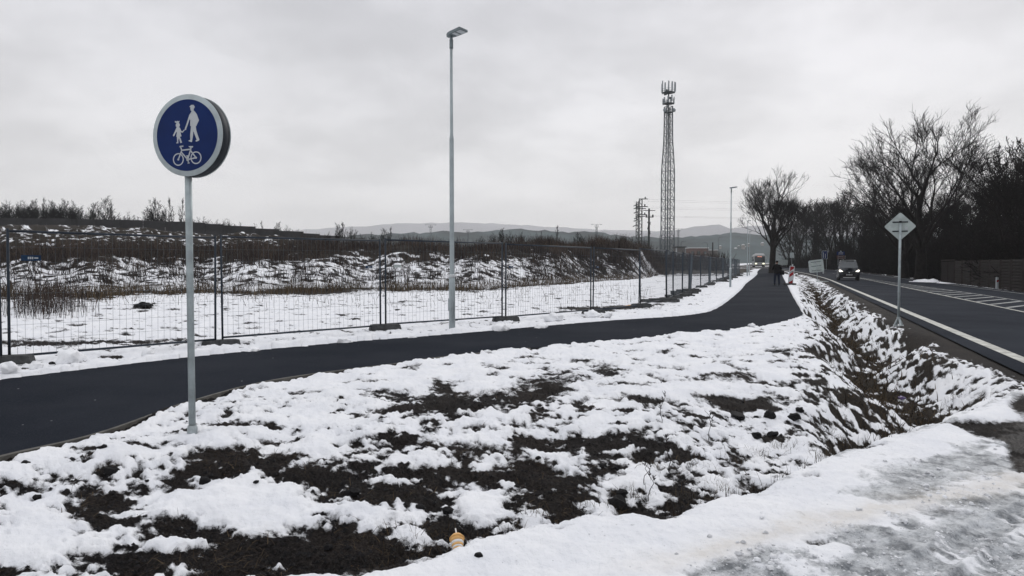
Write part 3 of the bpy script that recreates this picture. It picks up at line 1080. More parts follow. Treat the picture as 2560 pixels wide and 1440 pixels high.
class Tree:
    """bare broadleaf: limbs (levels 0-1) and twigs (the rest) as lists of tapered polylines"""

    def __init__(self, seed, H, r0, fork=0.3, stems=1, spread=0.9, nlimb=8, levels=4, kids=(8, 7, 6, 5), up=0.25, droop=0.0, lean=0.0, rmin=0.012, lenf=(1.0, 0.62, 0.5, 0.5, 0.5), start0=None):
        self.R = random.Random(seed)
        self.out = []
        self.levels, self.kids, self.up, self.droop, self.rmin, self.lenf, self.spread = levels, kids, up, droop, rmin, lenf, spread
        R = self.R
        for k in range(stems):
            az = R.uniform(-0.5, 0.5) + math.pi * k + 0.6 * (k // 2)
            tl = (0.0 if k == 0 else R.uniform(0.15, 0.45)) + lean
            d = Vector((math.cos(az) * tl, math.sin(az) * tl, 1)).normalized()
            hh = H * (1 if k == 0 else R.uniform(0.7, 1.0))
            self.grow(Vector((R.uniform(-.2, .2) * (stems > 1), R.uniform(-.2, .2) * (stems > 1), -0.15)), d, hh * 0.9, r0 * (1 if stems == 1 else R.uniform(0.5, 0.9)), 0, fork if start0 is None else start0)

    def grow(self, p, d, L, r, lev, start):
        R = self.R
        n = (9, 7, 5, 4, 3)[min(lev, 4)]
        pts, rr = [p.copy()], [r * (1.25 if lev == 0 else 1)]
        step = L / n
        jit = (0.055, 0.11, 0.17, 0.22, 0.25)[min(lev, 4)]
        for i in range(n):
            u = (i + 1) / n
            d = d + Vector((R.gauss(0, jit), R.gauss(0, jit), R.gauss(0, jit * 0.7)))
            d.z += self.up * (0.5 if lev else 0.4) * (0.6 + 0.4 * u) - self.droop * (lev >= 2)
            d.normalize()
            p = p + d * step
            pts.append(p.copy())
            rr.append(max(self.rmin, r * (1 - u) ** 0.8 * 0.95 + r * 0.05))
        self.out.append(([tuple(q) for q in pts], rr, lev))
        if lev >= self.levels:
            return
        nk = self.kids[min(lev, len(self.kids) - 1)]
        nk = max(2, int(nk * R.uniform(0.8, 1.2)))
        for k in range(nk):
            u = start + (1 - start) * ((k + R.uniform(0.1, 0.9)) / nk) ** (0.8 if lev == 0 else 1.0)
            u = min(u, 0.98)
            i = min(int(u * n), n - 1)
            fr = u * n - i
            q = Vector(pts[i]).lerp(Vector(pts[i + 1]), fr)
            ax = (Vector(pts[i + 1]) - Vector(pts[i])).normalized()
            az = k * 2.399 + R.uniform(-0.6, 0.6)
            ref = Vector((1, 0, 0)) if abs(ax.x) < 0.8 else Vector((0, 1, 0))
            a = (ref - ax * ref.dot(ax)).normalized()
            b = ax.cross(a)
            side = a * math.cos(az) + b * math.sin(az)
            sp = self.spread * R.uniform(0.7, 1.25) * (1.0 - 0.35 * u if lev == 0 else 1.0)
            cd = (ax * math.cos(sp) + side * math.sin(sp)).normalized()
            cl = L * self.lenf[lev + 1] * R.uniform(0.7, 1.15) * (1.15 - 0.6 * u if lev == 0 else 1.05 - 0.5 * u)
            cr = max(self.rmin, rr[i] * R.uniform(0.45, 0.65))
            self.grow(q, cd, cl, cr, lev + 1, 0.15 if lev else 0.18)

    def meshes(self, mt, twig):
        a = [b for b in self.out if b[2] <= 1]
        c = [b for b in self.out if b[2] > 1]
        return (branches_mesh('trunk', a, mt, lambda l: 8 if l == 0 else 5), branches_mesh('crown', c, twig, lambda l: 4 if l == 2 else 3))


class ForkTree(Tree):
    """spreading crown: every limb splits again and again, so the outline becomes a round fan"""

    def __init__(self, seed, H, r0, bole, limbs, tilt, split, L0, ratio, gens, rmin=0.014, up=0.10, drop=0.22, more=1):
        self.more = more
        self.R = random.Random(seed)
        self.out, self.rmin, self.up, self.split, self.ratio, self.gens = [], rmin, up, split, ratio, gens
        R = self.R
        pts = [(R.gauss(0, .03) * k, R.gauss(0, .03) * k, -0.15 + (bole + .15) * k / 5) for k in range(6)]
        self.out.append((pts, [r0 * (1.35, 1.08, 1, .95, .9, .86)[k] for k in range(6)], 0))
        top = Vector(pts[-1])
        for k in range(limbs):
            az = k * 2.4 + R.uniform(-.4, .4)
            tl = tilt * R.uniform(.6, 1.15) if k else tilt * .15
            d = Vector((math.cos(az) * math.sin(tl), math.sin(az) * math.sin(tl), math.cos(tl)))
            p = top - Vector((0, 0, (k / limbs) ** .8 * drop * bole if k else 0))
            self.fork(p, d, L0 * R.uniform(.85, 1.2) * (1.1 if k == 0 else 1), r0 * (.62 if k == 0 else R.uniform(.36, .5)), 0)

    def fork(self, p, d, L, r, g):
        R = self.R
        n = 5 if g < 4 else 3
        pts, rr = [tuple(p)], [r]
        r2 = max(self.rmin, r * (.78 if g < self.gens else .5))
        jit = .06 + .018 * g
        for i in range(n):
            d = d + Vector((R.gauss(0, jit), R.gauss(0, jit), R.gauss(0, jit * .6)))
            d.z += self.up / n * (1.4 if d.z < .75 else .2)
            d.normalize()
            p = p + d * (L / n)
            pts.append(tuple(p))
            rr.append(max(self.rmin, r + (r2 - r) * (i + 1) / n))
            if g >= 2 and R.random() < (.30 if g < self.gens - 1 else .95):
                self.twig(Vector(p), d, L * R.uniform(.5, .95), max(self.rmin, rr[-1] * .4), self.more)
        self.out.append((pts, rr, 0 if g < 2 else (1 if g < 3 else min(4, g))))
        if g >= self.gens:
            return
        k = 3 if R.random() < .30 and g < 5 else 2
        a0 = R.uniform(0, 6.28)
        ref = Vector((1, 0, 0)) if abs(d.x) < .8 else Vector((0, 1, 0))
        u = (ref - d * ref.dot(d)).normalized()
        w = d.cross(u)
        for q in range(k):
            an = a0 + q * 2 * math.pi / k + R.uniform(-.4, .4)
            sp = self.split * R.uniform(.55, 1.3) * (.55 if q == 0 else 1)
            nd = (d * math.cos(sp) + (u * math.cos(an) + w * math.sin(an)) * math.sin(sp)).normalized()
            self.fork(p, nd, L * self.ratio * R.uniform(.8, 1.15), max(self.rmin, r2 * (.92 if q == 0 else R.uniform(.6, .8))), g + 1)

    def twig(self, p, d, L, r, more):
        R = self.R
        nd = (d + Vector((R.gauss(0, .6), R.gauss(0, .6), R.gauss(.15, .4)))).normalized()
        m = p + nd * L * .5
        nd2 = (nd + Vector((R.gauss(0, .2), R.gauss(0, .2), .18))).normalized()
        e = m + nd2 * L * .5
        self.out.append(([tuple(p), tuple(m), tuple(e)], [r, r * .85, self.rmin * .7], 4))
        if more:
            for _ in range(2):
                self.twig(m, nd, L * .6, r * .7, 0)


def tree_top(me):
    return max(np.array([v.co.z for v in me[0].vertices]).max(), np.array([v.co.z for v in me[1].vertices]).max())


def plant_tree(name, meshes, loc, rz, sc, label, group=None, cat='tree', szx=1.0):
    t = thing(name, label, cat, loc, rz, group)
    t.scale = (sc * szx, sc * szx, sc)
    link('trunk', meshes[0], t)
    link('crown', meshes[1], t)
    return t


def at_px(px, d, z=None):
    x = (px - 1280) / F_PX * d
    return (x, d, gz(x, d) if z is None else z)


# heights below are for the prototype at scale 1
T_LONE = ForkTree(3, 15, 0.62, 8.0, 9, 0.80, 0.42, 2.35, 0.85, 7, rmin=0.016, up=0.22, drop=0.55, more=0).meshes(M['bark'], M['twig'])
T_BIG = ForkTree(15, 17, 0.72, 4.2, 5, 0.72, 0.40, 3.6, 0.83, 7, rmin=0.019, up=0.10, more=0).meshes(M['bark'], M['twig'])
T_D = ForkTree(19, 12, 0.30, 2.6, 4, 0.55, 0.42, 2.6, 0.83, 6, rmin=0.018, up=0.14, more=0).meshes(M['bark'], M['twig'])
T_A = Tree(21, 12.0, 0.2, 0.12, 2, 0.65, kids=(12, 10, 8), levels=3, up=0.2, rmin=0.018, lenf=(1, .45, .45, .5)).meshes(M['bark'], M['twig'])
T_B = Tree(22, 11.0, 0.2, 0.10, 3, 0.6, kids=(11, 10, 7), levels=3, up=0.25, rmin=0.018, lenf=(1, .42, .45, .5)).meshes(M['bark'], M['twig'])
T_C = Tree(23, 10.0, 0.16, 0.08, 3, 0.8, kids=(12, 10, 7), levels=3, up=0.15, rmin=0.019, lenf=(1, .45, .45, .5)).meshes(M['bark'], M['twig'])
B_A = Tree(31, 4.5, 0.07, 0.05, 9, 0.7, kids=(12, 9), levels=2, up=0.2, rmin=0.018, lenf=(1, .5, .5)).meshes(M['twig'], M['twig'])
B_B = Tree(32, 4.0, 0.06, 0.05, 11, 0.85, kids=(12, 8), levels=2, up=0.12, rmin=0.018, lenf=(1, .5, .5)).meshes(M['twig'], M['twig'])
H_A = Tree(41, 7.0, 0.13, 0.10, 3, 0.7, kids=(12, 9, 6), levels=3, up=0.3, rmin=0.017, lenf=(1, .45, .5, .5)).meshes(M['twig_far'], M['twig_far'])
H_B = Tree(42, 7.0, 0.10, 0.2, 1, 0.5, kids=(14, 7, 4), levels=3, up=0.35, rmin=0.015, lenf=(1, .3, .5, .5)).meshes(M['twig_far'], M['twig_far'])
H_C = Tree(43, 5.0, 0.08, 0.05, 6, 0.85, kids=(9, 7), levels=2, up=0.2, rmin=0.018, lenf=(1, .5, .5)).meshes(M['twig_far'], M['twig_far'])

TOP = {id(m): tree_top(m) for m in (T_D, T_LONE, T_BIG, T_A, T_B, T_C, H_A, H_B, H_C)}
x, y, z = at_px(1931, 100)
plant_tree('roadside_tree', T_LONE, (x, y, z), 0.6, 15.4 / TOP[id(T_LONE)], 'lone tall bare tree with a wide rounded crown at the end of the cycle path', None, szx=0.9)
x, y, z = at_px(2302, 74)
plant_tree('large_bare_tree', T_BIG, (x, y, z), 1.9, 18.4 / TOP[id(T_BIG)], 'tallest bare tree, its fan of limbs rising over the dark wood beyond the road', szx=0.9)
x, y, z = at_px(2262, 78)
plant_tree('large_bare_tree', T_BIG, (x, y, z), 4.1, 15.0 / TOP[id(T_BIG)], 'tall bare tree leaning out beside the tallest one over the wood', szx=0.85)
WOOD = 'bare trees of the dark wood along the far side of the road'
WL = 'bare dark tree in the wood along the far side of the road'
wr = random.Random(5)
rows = []
# px, depth, top py
for px, d, top in ((2450, 62, 420), (2520, 56, 350), (2580, 52, 330), (2640, 50, 340), (2400, 66, 440), (2355, 84, 470), (2480, 80, 400), (2555, 72, 360), (2240, 82, 460), (2200, 88, 450), (2165, 92, 455), (2130, 96, 465), (2105, 102, 490),
                   (2075, 110, 500), (2045, 120, 505), (2015, 132, 508), (1992, 140, 500), (1972, 150, 515), (2300, 96, 480), (2150, 112, 470), (2230, 104, 470), (2400, 90, 450), (2500, 92, 440), (2090, 128, 505), (2600, 66, 380), (2700, 54, 360),
                   (2330, 70, 480), (2275, 76, 500), (2220, 92, 500), (2060, 140, 520), (2030, 150, 520), (2000, 165, 530), (2440, 74, 470), (2540, 64, 430)):
    zt = E + (660 - top) / F_PX * d
    rows.append((px, d, zt))
for i, (px, d, zt) in enumerate(rows):
    zt *= 1.08 if px < 2130 else (0.92 if px < 2500 else 1.0)
    me = (T_A, T_D, T_B, T_D, T_C)[i % 5]
    h0 = TOP[id(me)]
    a_ = (px - 1280) / F_PX
    want = 14.8 + (i * 0.37) % 2.2
    while d < 260:
        o_ = float(road_so(np.float64(a_ * d), np.float64(d))[1])
        if o_ >= want:
            break
        zt = E + (zt - E) * (d + 1.0) / d
        d += 1.0
    x, y, z = at_px(px, d)
    plant_tree('bare_tree', me, (x, y, z - 0.1), wr.uniform(0, 6.28), (zt - z) / h0, WL, WOOD, szx=wr.uniform(0.85, 1.15))
for i in range(44):
    s = wr.uniform(50, 150)
    p = road_pt(s, wr.uniform(20, 46))
    if p[1] < 45:
        continue
    me = (T_A, T_B, T_C)[i % 3]
    plant_tree('bare_tree', me, (p[0], p[1], gz(p[0], p[1]) - 0.1), wr.uniform(0, 6.28), wr.uniform(8, 11) / TOP[id(me)], WL, WOOD, szx=wr.uniform(1.0, 1.3))
for i in range(64):
    s = wr.uniform(38, 150)
    off = wr.uniform(13.8, 17.0) if i % 2 else wr.uniform(16, 24)
    p = road_pt(s, off)
    plant_tree('bare_shrub', (B_A, B_B)[i % 2], (p[0], p[1], gz(p[0], p[1]) - 0.05), wr.uniform(0, 6.28), wr.uniform(0.8, 1.5), 'dark leafless shrub at the foot of the wood beyond the road', 'leafless shrubs at the foot of the wood', 'shrub')

# hilltop trees behind the wall on the left
hl = 'small bare tree on the rise behind the grey boundary wall'
HG = 'bare trees on the rise behind the boundary wall'
for i, (px, d, top, pr) in enumerate(((-60, 100, 505, 0), (15, 100, 505, 0), (50, 102, 498, 2), (85, 101, 494, 0), (108, 104, 489, 1), (135, 100, 499, 0), (160, 103, 495, 0), (185, 101, 515, 2), (205, 104, 528, 2), (-20, 102, 510, 2), *[(q * 11 - 60, 99 + q % 4, 516 - 9 * (q % 3), 2) for q in range(25)], (120, 99, 512, 2), (70, 99, 512, 2), (150, 99, 512, 2),
                                        (240, 104, 500, 0), (262, 104, 486, 0), (278, 106, 500, 1), (302, 104, 528, 2), (325, 105, 525, 2), (345, 106, 540, 2), (285, 103, 526, 2), (225, 103, 525, 2),
                                        (385, 106, 510, 2), (400, 107, 491, 0), (415, 108, 512, 2), (437, 108, 490, 1), (451, 109, 491, 1), (375, 106, 530, 2), (500, 112, 540, 2), (515, 112, 538, 2), (560, 116, 545, 2), (575, 116, 544, 2), (470, 110, 530, 2),
                                        (640, 122, 556, 2), (660, 122, 549, 1), (700, 124, 551, 0), (722, 126, 560, 2), (745, 128, 570, 2), (600, 119, 552, 2), (540, 114, 545, 2))):
    me = (H_A, H_B, H_C)[pr]
    h0 = TOP[id(me)]
    x, y, z = at_px(px, d)
    zt = E + (660 - top) / F_PX * d
    lab = {39: 'broad round bare tree on the rise, tallest behind the wall left of the sign pole', 47: 'bushy bare tree on the rise just left of the sign pole'}.get(i, hl)
    plant_tree('hilltop_tree', me, (x, y, z - 0.1), wr.uniform(0, 6.28), max(zt - z, 1.5) / h0, lab, None if lab != hl else HG, szx=1.0 if pr != 1 else 0.8)
sl = 'leafless shrub among the brushwood on top of the snowy bank'
for i, (px, d, top, pr) in enumerate(((820, 72, 573, 2), (843, 74, 552, 0), (860, 76, 547, 1), (878, 74, 560, 2), (905, 76, 578, 2), (932, 78, 574, 2), (965, 78, 564, 0), (975, 80, 562, 1), (1010, 78, 582, 2), (1050, 78, 586, 2), (1200, 84, 585, 2), (1235, 82, 575, 2), (1257, 82, 564, 0), (1275, 84, 572, 2), (1300, 86, 574, 2), (1330, 88, 585, 2), (1392, 92, 558, 1), (1375, 90, 583, 2), (1440, 94, 575, 0), (1455, 96, 580, 2), (1500, 96, 585, 2), (1555, 100, 582, 2), (1580, 100, 586, 2), (1610, 102, 590, 2), (780, 70, 584, 2), (1135, 84, 588, 2), (1100, 82, 590, 2), (1530, 98, 590, 2))):
    me = (H_A, H_B, H_C)[pr]
    h0 = TOP[id(me)]
    x, y, z = at_px(px, d)
    zt = E + (660 - top) / F_PX * d
    plant_tree('bank_shrub', me, (x, y, z - 0.2), wr.uniform(0, 6.28), max(zt - z, 1.2) / h0, sl if i != 16 else 'slender upright sapling on the bank right of the lamp post', None if i == 16 else 'shrubs on top of the snowy bank', 'shrub' if i != 16 else 'tree')


# ------------------------------------------------------------------ brushwood, stalks, dry grass
def stalks(name, m, base, hgt, wid, lean, tint, bend=0.3, forks=0):
    """every stalk a bent blade of two quads, its flat side turned at random"""
    n = len(base)
    az = RNG.uniform(0, 2 * math.pi, n)
    fa = RNG.uniform(0, math.pi, n)
    dirv = np.stack([np.cos(az) * lean, np.sin(az) * lean, np.ones(n)], 1)
    dirv /= np.linalg.norm(dirv, axis=1)[:, None]
    side = np.stack([np.cos(fa), np.sin(fa), np.zeros(n)], 1)
    p0 = base
    p1 = base + dirv * (hgt * 0.55)[:, None]
    d2 = dirv + np.stack([np.cos(az), np.sin(az), -0.2 * np.ones(n)], 1) * (bend * lean * 2)[:, None]
    d2 /= np.linalg.norm(d2, axis=1)[:, None]
    p2 = p1 + d2 * (hgt * 0.45)[:, None]
    w = wid[:, None] / 2
    co = np.stack([p0 - side * w, p0 + side * w, p1 - side * w * .8, p1 + side * w * .8, p2 - side * w * .3, p2 + side * w * .3], 1).reshape(-1, 3)
    o = np.arange(n)[:, None] * 6
    q = np.concatenate([o + np.array([[0, 1, 3, 2]]), o + np.array([[2, 3, 5, 4]])], 0)
    me = np_mesh(name, co, q, m, False, {'tint': np.repeat(tint, 6)})
    o = kind(link(name, me), 'stuff')
    return o


def snow_at(x, y):
    z = height(x, y)
    return full_z(x, y)


def place(xs, ys):
    z = full_z(xs, ys)[0]
    return np.stack([xs, ys, z - 0.02], 1)


def bank_brush():
    n = 46000
    a = np.where(RNG.random(n) < 0.3, RNG.uniform(0.03, 0.222, n), RNG.uniform(-0.95, 0.225, n))
    toe, hc, wid = bank_params(a)
    k = np.clip(RNG.normal(0.92, 0.26, n) - 0.6 * RNG.random(n) * (a > 0.02), 0.08, 1.9)
    y = toe + wid * k
    x = a * y
    cl = fbm(x * 0.35, y * 0.3, 3, 201)
    keep = (cl + 0.22 * (k > 0.7) > 0.0) | (RNG.random(n) < 0.18)
    x, y, cl, k = x[keep], y[keep], cl[keep], k[keep]
    h = RNG.uniform(0.4, 1.6, len(x)) * (0.7 + 0.5 * cl.clip(0, 1)) * (0.55 + 0.5 * sst(0.2, 0.8, k))
    t = np.clip(RNG.normal(0.3, 0.24, len(x)) + 1.6 * np.maximum(0, fbm(x * 0.16, y * 0.25, 3, 203) - 0.1), 0, 1.3)
    stalks('brushwood', M['brush'], place(x, y), h, RNG.uniform(0.02, 0.05, len(x)), np.abs(RNG.normal(0, 0.6, len(x))), t, 0.5)
    # dark clumps of dead weeds on the snowy slope
    n = 9000
    cx = RNG.uniform(-0.95, 0.2, 330)
    ctoe, _, cw = bank_params(cx)
    cy = ctoe + cw * RNG.uniform(0.08, 0.75, 330)
    i = RNG.integers(0, 330, n)
    x = (cx * cy)[i] + RNG.normal(0, 0.28, n)
    y = cy[i] + RNG.normal(0, 0.25, n)
    stalks('weed_clumps', M['brush'], place(x, y), RNG.uniform(0.3, 1.0, n) * RNG.uniform(0.5, 1.1, 330)[i], RNG.uniform(0.02, 0.05, n), np.abs(RNG.normal(0.25, 0.35, n)), np.clip(RNG.normal(0.15, 0.15, n), 0, 1))
    # strip of dry grass along the toe
    n = 14000
    a = RNG.uniform(-0.95, 0.2, n)
    toe, hc, wid = bank_params(a)
    y = toe + wid * RNG.normal(-0.16, 0.09, n)
    x = a * y
    keep = fbm(x * 0.4, y * 0.4, 3, 205) + RNG.normal(0, 0.12, n) > -0.12
    x, y = x[keep], y[keep]
    stalks('dry_grass', M['grassstuff'], place(x, y), RNG.uniform(0.2, 0.7, len(x)), RNG.uniform(0.012, 0.03, len(x)), np.abs(RNG.normal(0.1, 0.3, len(x))), np.clip(RNG.normal(0.5, 0.25, len(x)), 0, 1))
    # reeds behind the fence at the far left
    n = 900
    px = RNG.normal(110, 55, n)
    d = RNG.uniform(19.5, 27, n)
    x = (px - 1280) / F_PX * d
    stalks('tall_weeds', M['brush'], place(x, d), RNG.uniform(0.3, 1.15, n), RNG.uniform(0.006, 0.014, n), np.abs(RNG.normal(0.05, 0.18, n)), np.clip(RNG.normal(0.25, 0.2, n), 0, 1))
    # scattered stalks in the field
    n = 1500
    a = RNG.uniform(-0.8, 0.2, n)
    y = RNG.uniform(24, 48, n)
    x = a * y
    stalks('field_stalks', M['grassstuff'], place(x, y), RNG.uniform(0.1, 0.5, n), RNG.uniform(0.008, 0.018, n), np.abs(RNG.normal(0.1, 0.4, n)), np.clip(RNG.normal(0.2, 0.2, n), 0, 1))


bank_brush()


def verge_brush():
    # wood floor and thicket beyond the road
    n = 34000
    s = RNG.uniform(22, 190, n)
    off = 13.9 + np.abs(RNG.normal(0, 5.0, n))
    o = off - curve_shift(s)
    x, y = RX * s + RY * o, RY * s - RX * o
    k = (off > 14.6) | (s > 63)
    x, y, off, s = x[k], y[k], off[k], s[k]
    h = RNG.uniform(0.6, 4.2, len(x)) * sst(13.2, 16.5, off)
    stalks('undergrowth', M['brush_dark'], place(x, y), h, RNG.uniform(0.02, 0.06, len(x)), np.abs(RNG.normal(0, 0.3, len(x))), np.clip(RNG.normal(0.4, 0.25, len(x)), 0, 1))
    # brown scrub between the field and the far houses
    n = 9000
    a = RNG.uniform(0.19, 0.385, n)
    y = RNG.uniform(118, 190, n)
    x = a * y
    s, off = road_so(x, y)
    k = (off < -6) & (fbm(x * 0.1, y * 0.1, 3, 221) + RNG.normal(0, .15, n) > -0.15)
    x, y = x[k], y[k]
    stalks('scrub', M['brush'], place(x, y), RNG.uniform(1.2, 3.6, len(x)), RNG.uniform(0.06, 0.14, len(x)), np.abs(RNG.normal(0, 0.35, len(x))), np.clip(RNG.normal(0.2, 0.2, len(x)), 0, 1))


verge_brush()


def near_grass():
    # ditch: brown flattened grass
    n = 15000
    s = 6.0 + 50 * RNG.random(n) ** 1.7
    off = RNG.normal(1.42, 0.42, n)
    x, y = RX * s + RY * off, RY * s - RX * off
    z, Fv, _, _, _ = full_z(x, y)
    k = (Fv < 0.12) & (off < 2.35) & (drv_t(x, y) > 0.1)
    b = np.stack([x, y, z - 0.01], 1)[k]
    n = len(b)
    stalks('ditch_grass', M['grassstuff'], b, RNG.uniform(0.05, 0.2, n), RNG.uniform(0.004, 0.008, n) * (1 + b[:, 1] / 14), np.abs(RNG.normal(0.9, 0.6, n)), np.clip(RNG.normal(0.33, 0.22, n), 0, 1), 0.6)
    # stubble along the driveway bank and tufts in the hollow
    pts = []
    for _ in range(420):
        i = RNG.uniform(1640, 2240)
        py = np.interp(i, (1640, 1800, 1900, 2000, 2100, 2240), (1292, 1258, 1236, 1186, 1140, 1100))
        p = P(i, py)
        pts.append((p[0] + RNG.normal(0, 0.03), p[1] + RNG.uniform(0.0, 0.22)))
    pts = np.array(pts)
    n = len(pts)
    stalks('dead_stubble', M['grassstuff'], place(pts[:, 0], pts[:, 1]), RNG.uniform(0.04, 0.2, n) * RNG.uniform(0.5, 1, n), RNG.uniform(0.003, 0.006, n), np.abs(RNG.normal(0.05, 0.2, n)), np.clip(RNG.normal(0.12, 0.12, n), 0, 1))
    tc = [(1545, 1238), (1590, 1210), (1725, 1215), (1740, 1150), (1700, 1250), (1770, 1270), (1830, 1130), (1640, 1160), (1450, 1230), (2100, 1000), (2080, 1040), (2160, 1060), (2250, 1070), (2280, 1060), (1100, 1300), (1160, 1330), (1210, 1310), (1290, 1290), (1400, 1270), (1340, 1250), (1020, 1330), (950, 1370), (2000, 1200), (1960, 1090), (1900, 1110), (2060, 1110), (1800, 1190), (215, 1095), (235, 1100), (2420, 1030), (2380, 980), (2340, 1040)]
    xs, ys = [], []
    for px, py in tc:
        p = P(px, py, -0.22)
        for _ in range(90):
            xs.append(p[0] + RNG.normal(0, 0.075))
            ys.append(p[1] + RNG.normal(0, 0.075))
    xs, ys = np.array(xs), np.array(ys)
    n = len(xs)
    stalks('grass_tufts', M['grassstuff'], place(xs, ys), RNG.uniform(0.03, 0.13, n), RNG.uniform(0.002, 0.0045, n), np.abs(RNG.normal(0.6, 0.5, n)), np.clip(RNG.normal(0.3, 0.25, n), 0, 1), 0.6)
    # flattened straw and twigs lying on the bare earth
    n = 9000
    px, py = RNG.uniform(-100, 1900, n), 900 + 540 * RNG.random(n)
    r = np.stack([px - 1280, F_PX * CP + (720 - py) * SP, -F_PX * SP + (720 - py) * CP], 1)
    t = (-0.12 - E) / r[:, 2]
    x, y = r[:, 0] * t, r[:, 1] * t
    z, Fv, _, _, _ = full_z(x, y)
    k = (Fv < 0.05) & (~inside(PATH_POLY, x, y)) & (drv_t(x, y) > 0.03) & (fbm(x * 1.4, y * 1.4, 3, 401) > -0.05)
    b = np.stack([x, y, z + 0.004], 1)[k]
    n = len(b)
    stalks('flattened_straw', M['grassstuff'], b, RNG.uniform(0.03, 0.12, n), RNG.uniform(0.0025, 0.0055, n), np.abs(RNG.normal(2.6, 1.2, n)), np.clip(RNG.normal(0.45, 0.3, n), 0, 1.1), 0.3)
    # crumbs of earth over the bare ground
    n = 26000
    px, py = RNG.uniform(-200, 2300, n), 850 + 600 * RNG.random(n) ** 0.8
    r = np.stack([px - 1280, F_PX * CP + (720 - py) * SP, -F_PX * SP + (720 - py) * CP], 1)
    t = (-0.15 - E) / r[:, 2]
    x, y = r[:, 0] * t, r[:, 1] * t
    z, Fv, _, _, _ = full_z(x, y)
    k = (Fv < 0.05) & (~inside(PATH_POLY, x, y)) & (road_so(x, y)[1] < 2.6) & (drv_t(x, y) > 0.03)
    x, y, z = x[k], y[k], z[k]
    n = len(x)
    sz = 0.006 + 0.016 * RNG.random(n) ** 3
    oct_ = np.array([(1, 0, 0), (0, 1, 0), (-1, 0, 0), (0, -1, 0), (0, 0, 0.8), (0, 0, -0.5)])
    an = RNG.uniform(0, 6.28, n)
    c, s_ = np.cos(an)[:, None], np.sin(an)[:, None]
    o = oct_[None] * (sz[:, None, None] * RNG.uniform(0.6, 1.3, (n, 6, 1)))
    ox, oy = o[:, :, 0] * c - o[:, :, 1] * s_, o[:, :, 0] * s_ + o[:, :, 1] * c
    co = np.stack([ox + x[:, None], oy + y[:, None], o[:, :, 2] + z[:, None]], -1).reshape(-1, 3)
    tri = np.array([(0, 1, 4), (1, 2, 4), (2, 3, 4), (3, 0, 4), (1, 0, 5), (2, 1, 5), (3, 2, 5), (0, 3, 5)])
    q = (np.arange(n)[:, None, None] * 6 + tri[None]).reshape(-1, 3)
    me = np_mesh('earth_crumbs', co, q, M['stone'], False)
    kind(link('earth_crumbs', me), 'stuff')


near_grass()


def slush_crumbs():
    n = 4200
    px, py = RNG.uniform(1250, 2700, n), RNG.uniform(1090, 1470, n)
    pt = np.array([P(a, b, 0.03) for a, b in zip(px, py)])
    x, y = pt[:, 0], pt[:, 1]
    z, Fv, ice, _, _ = full_z(x, y)
    k = (drv_t(x, y) < -0.12) & (Fv > 0) & ((ice > 0.3) | (RNG.random(n) < 0.06)) & (fbm(x * 1.5, y * 1.5, 3, 301) > 0.0)
    x, y, z = x[k], y[k], z[k]
    n = len(x)
    sz = 0.004 + 0.020 * RNG.random(n) ** 6
    th = np.array([(math.cos(a), math.sin(a), 0) for a in np.arange(6) * math.pi / 3] + [(math.cos(a) * .7, math.sin(a) * .7, .5) for a in np.arange(6) * math.pi / 3 + .5] + [(0, 0, .72)])
    o = th[None] * (sz[:, None, None] * RNG.uniform(0.65, 1.25, (n, 13, 1)))
    co = (o + np.stack([x, y, z], 1)[:, None, :]).reshape(-1, 3)
    tri = []
    for q in range(6):
        r = (q + 1) % 6
        tri += [(q, r, 6 + q), (r, 6 + r, 6 + q), (6 + q, 6 + r, 12)]
    tri = (np.arange(n)[:, None, None] * 13 + np.array(tri)[None]).reshape(-1, 3)
    kind(link('slush_crumbs', np_mesh('slush_crumbs', co, tri, M['slush'], True)), 'stuff')


slush_crumbs()


# ------------------------------------------------------------------ boulder-like stones, snow lumps, dead stems
def lump_mesh(name, seed, m, sub=2, amp=0.25, flat=0.75, fr=1.6):
    bm = bmesh.new()
    bmesh.ops.create_icosphere(bm, subdivisions=sub, radius=1.0)
    for v in bm.verts:
        c = v.co
        f = 1 + amp * float(fbm(np.array([c.x * fr + seed * 3.1]), np.array([c.y * fr + c.z * 1.7]), 3, seed)[0])
        v.co = Vector((c.x * f, c.y * f, c.z * f * flat))
    me = bpy.data.meshes.new(name)
    bm.to_mesh(me)
    bm.free()
    me.materials.append(m)
    me.polygons.foreach_set('use_smooth', [m is M['snow']] * len(me.polygons))
    return me


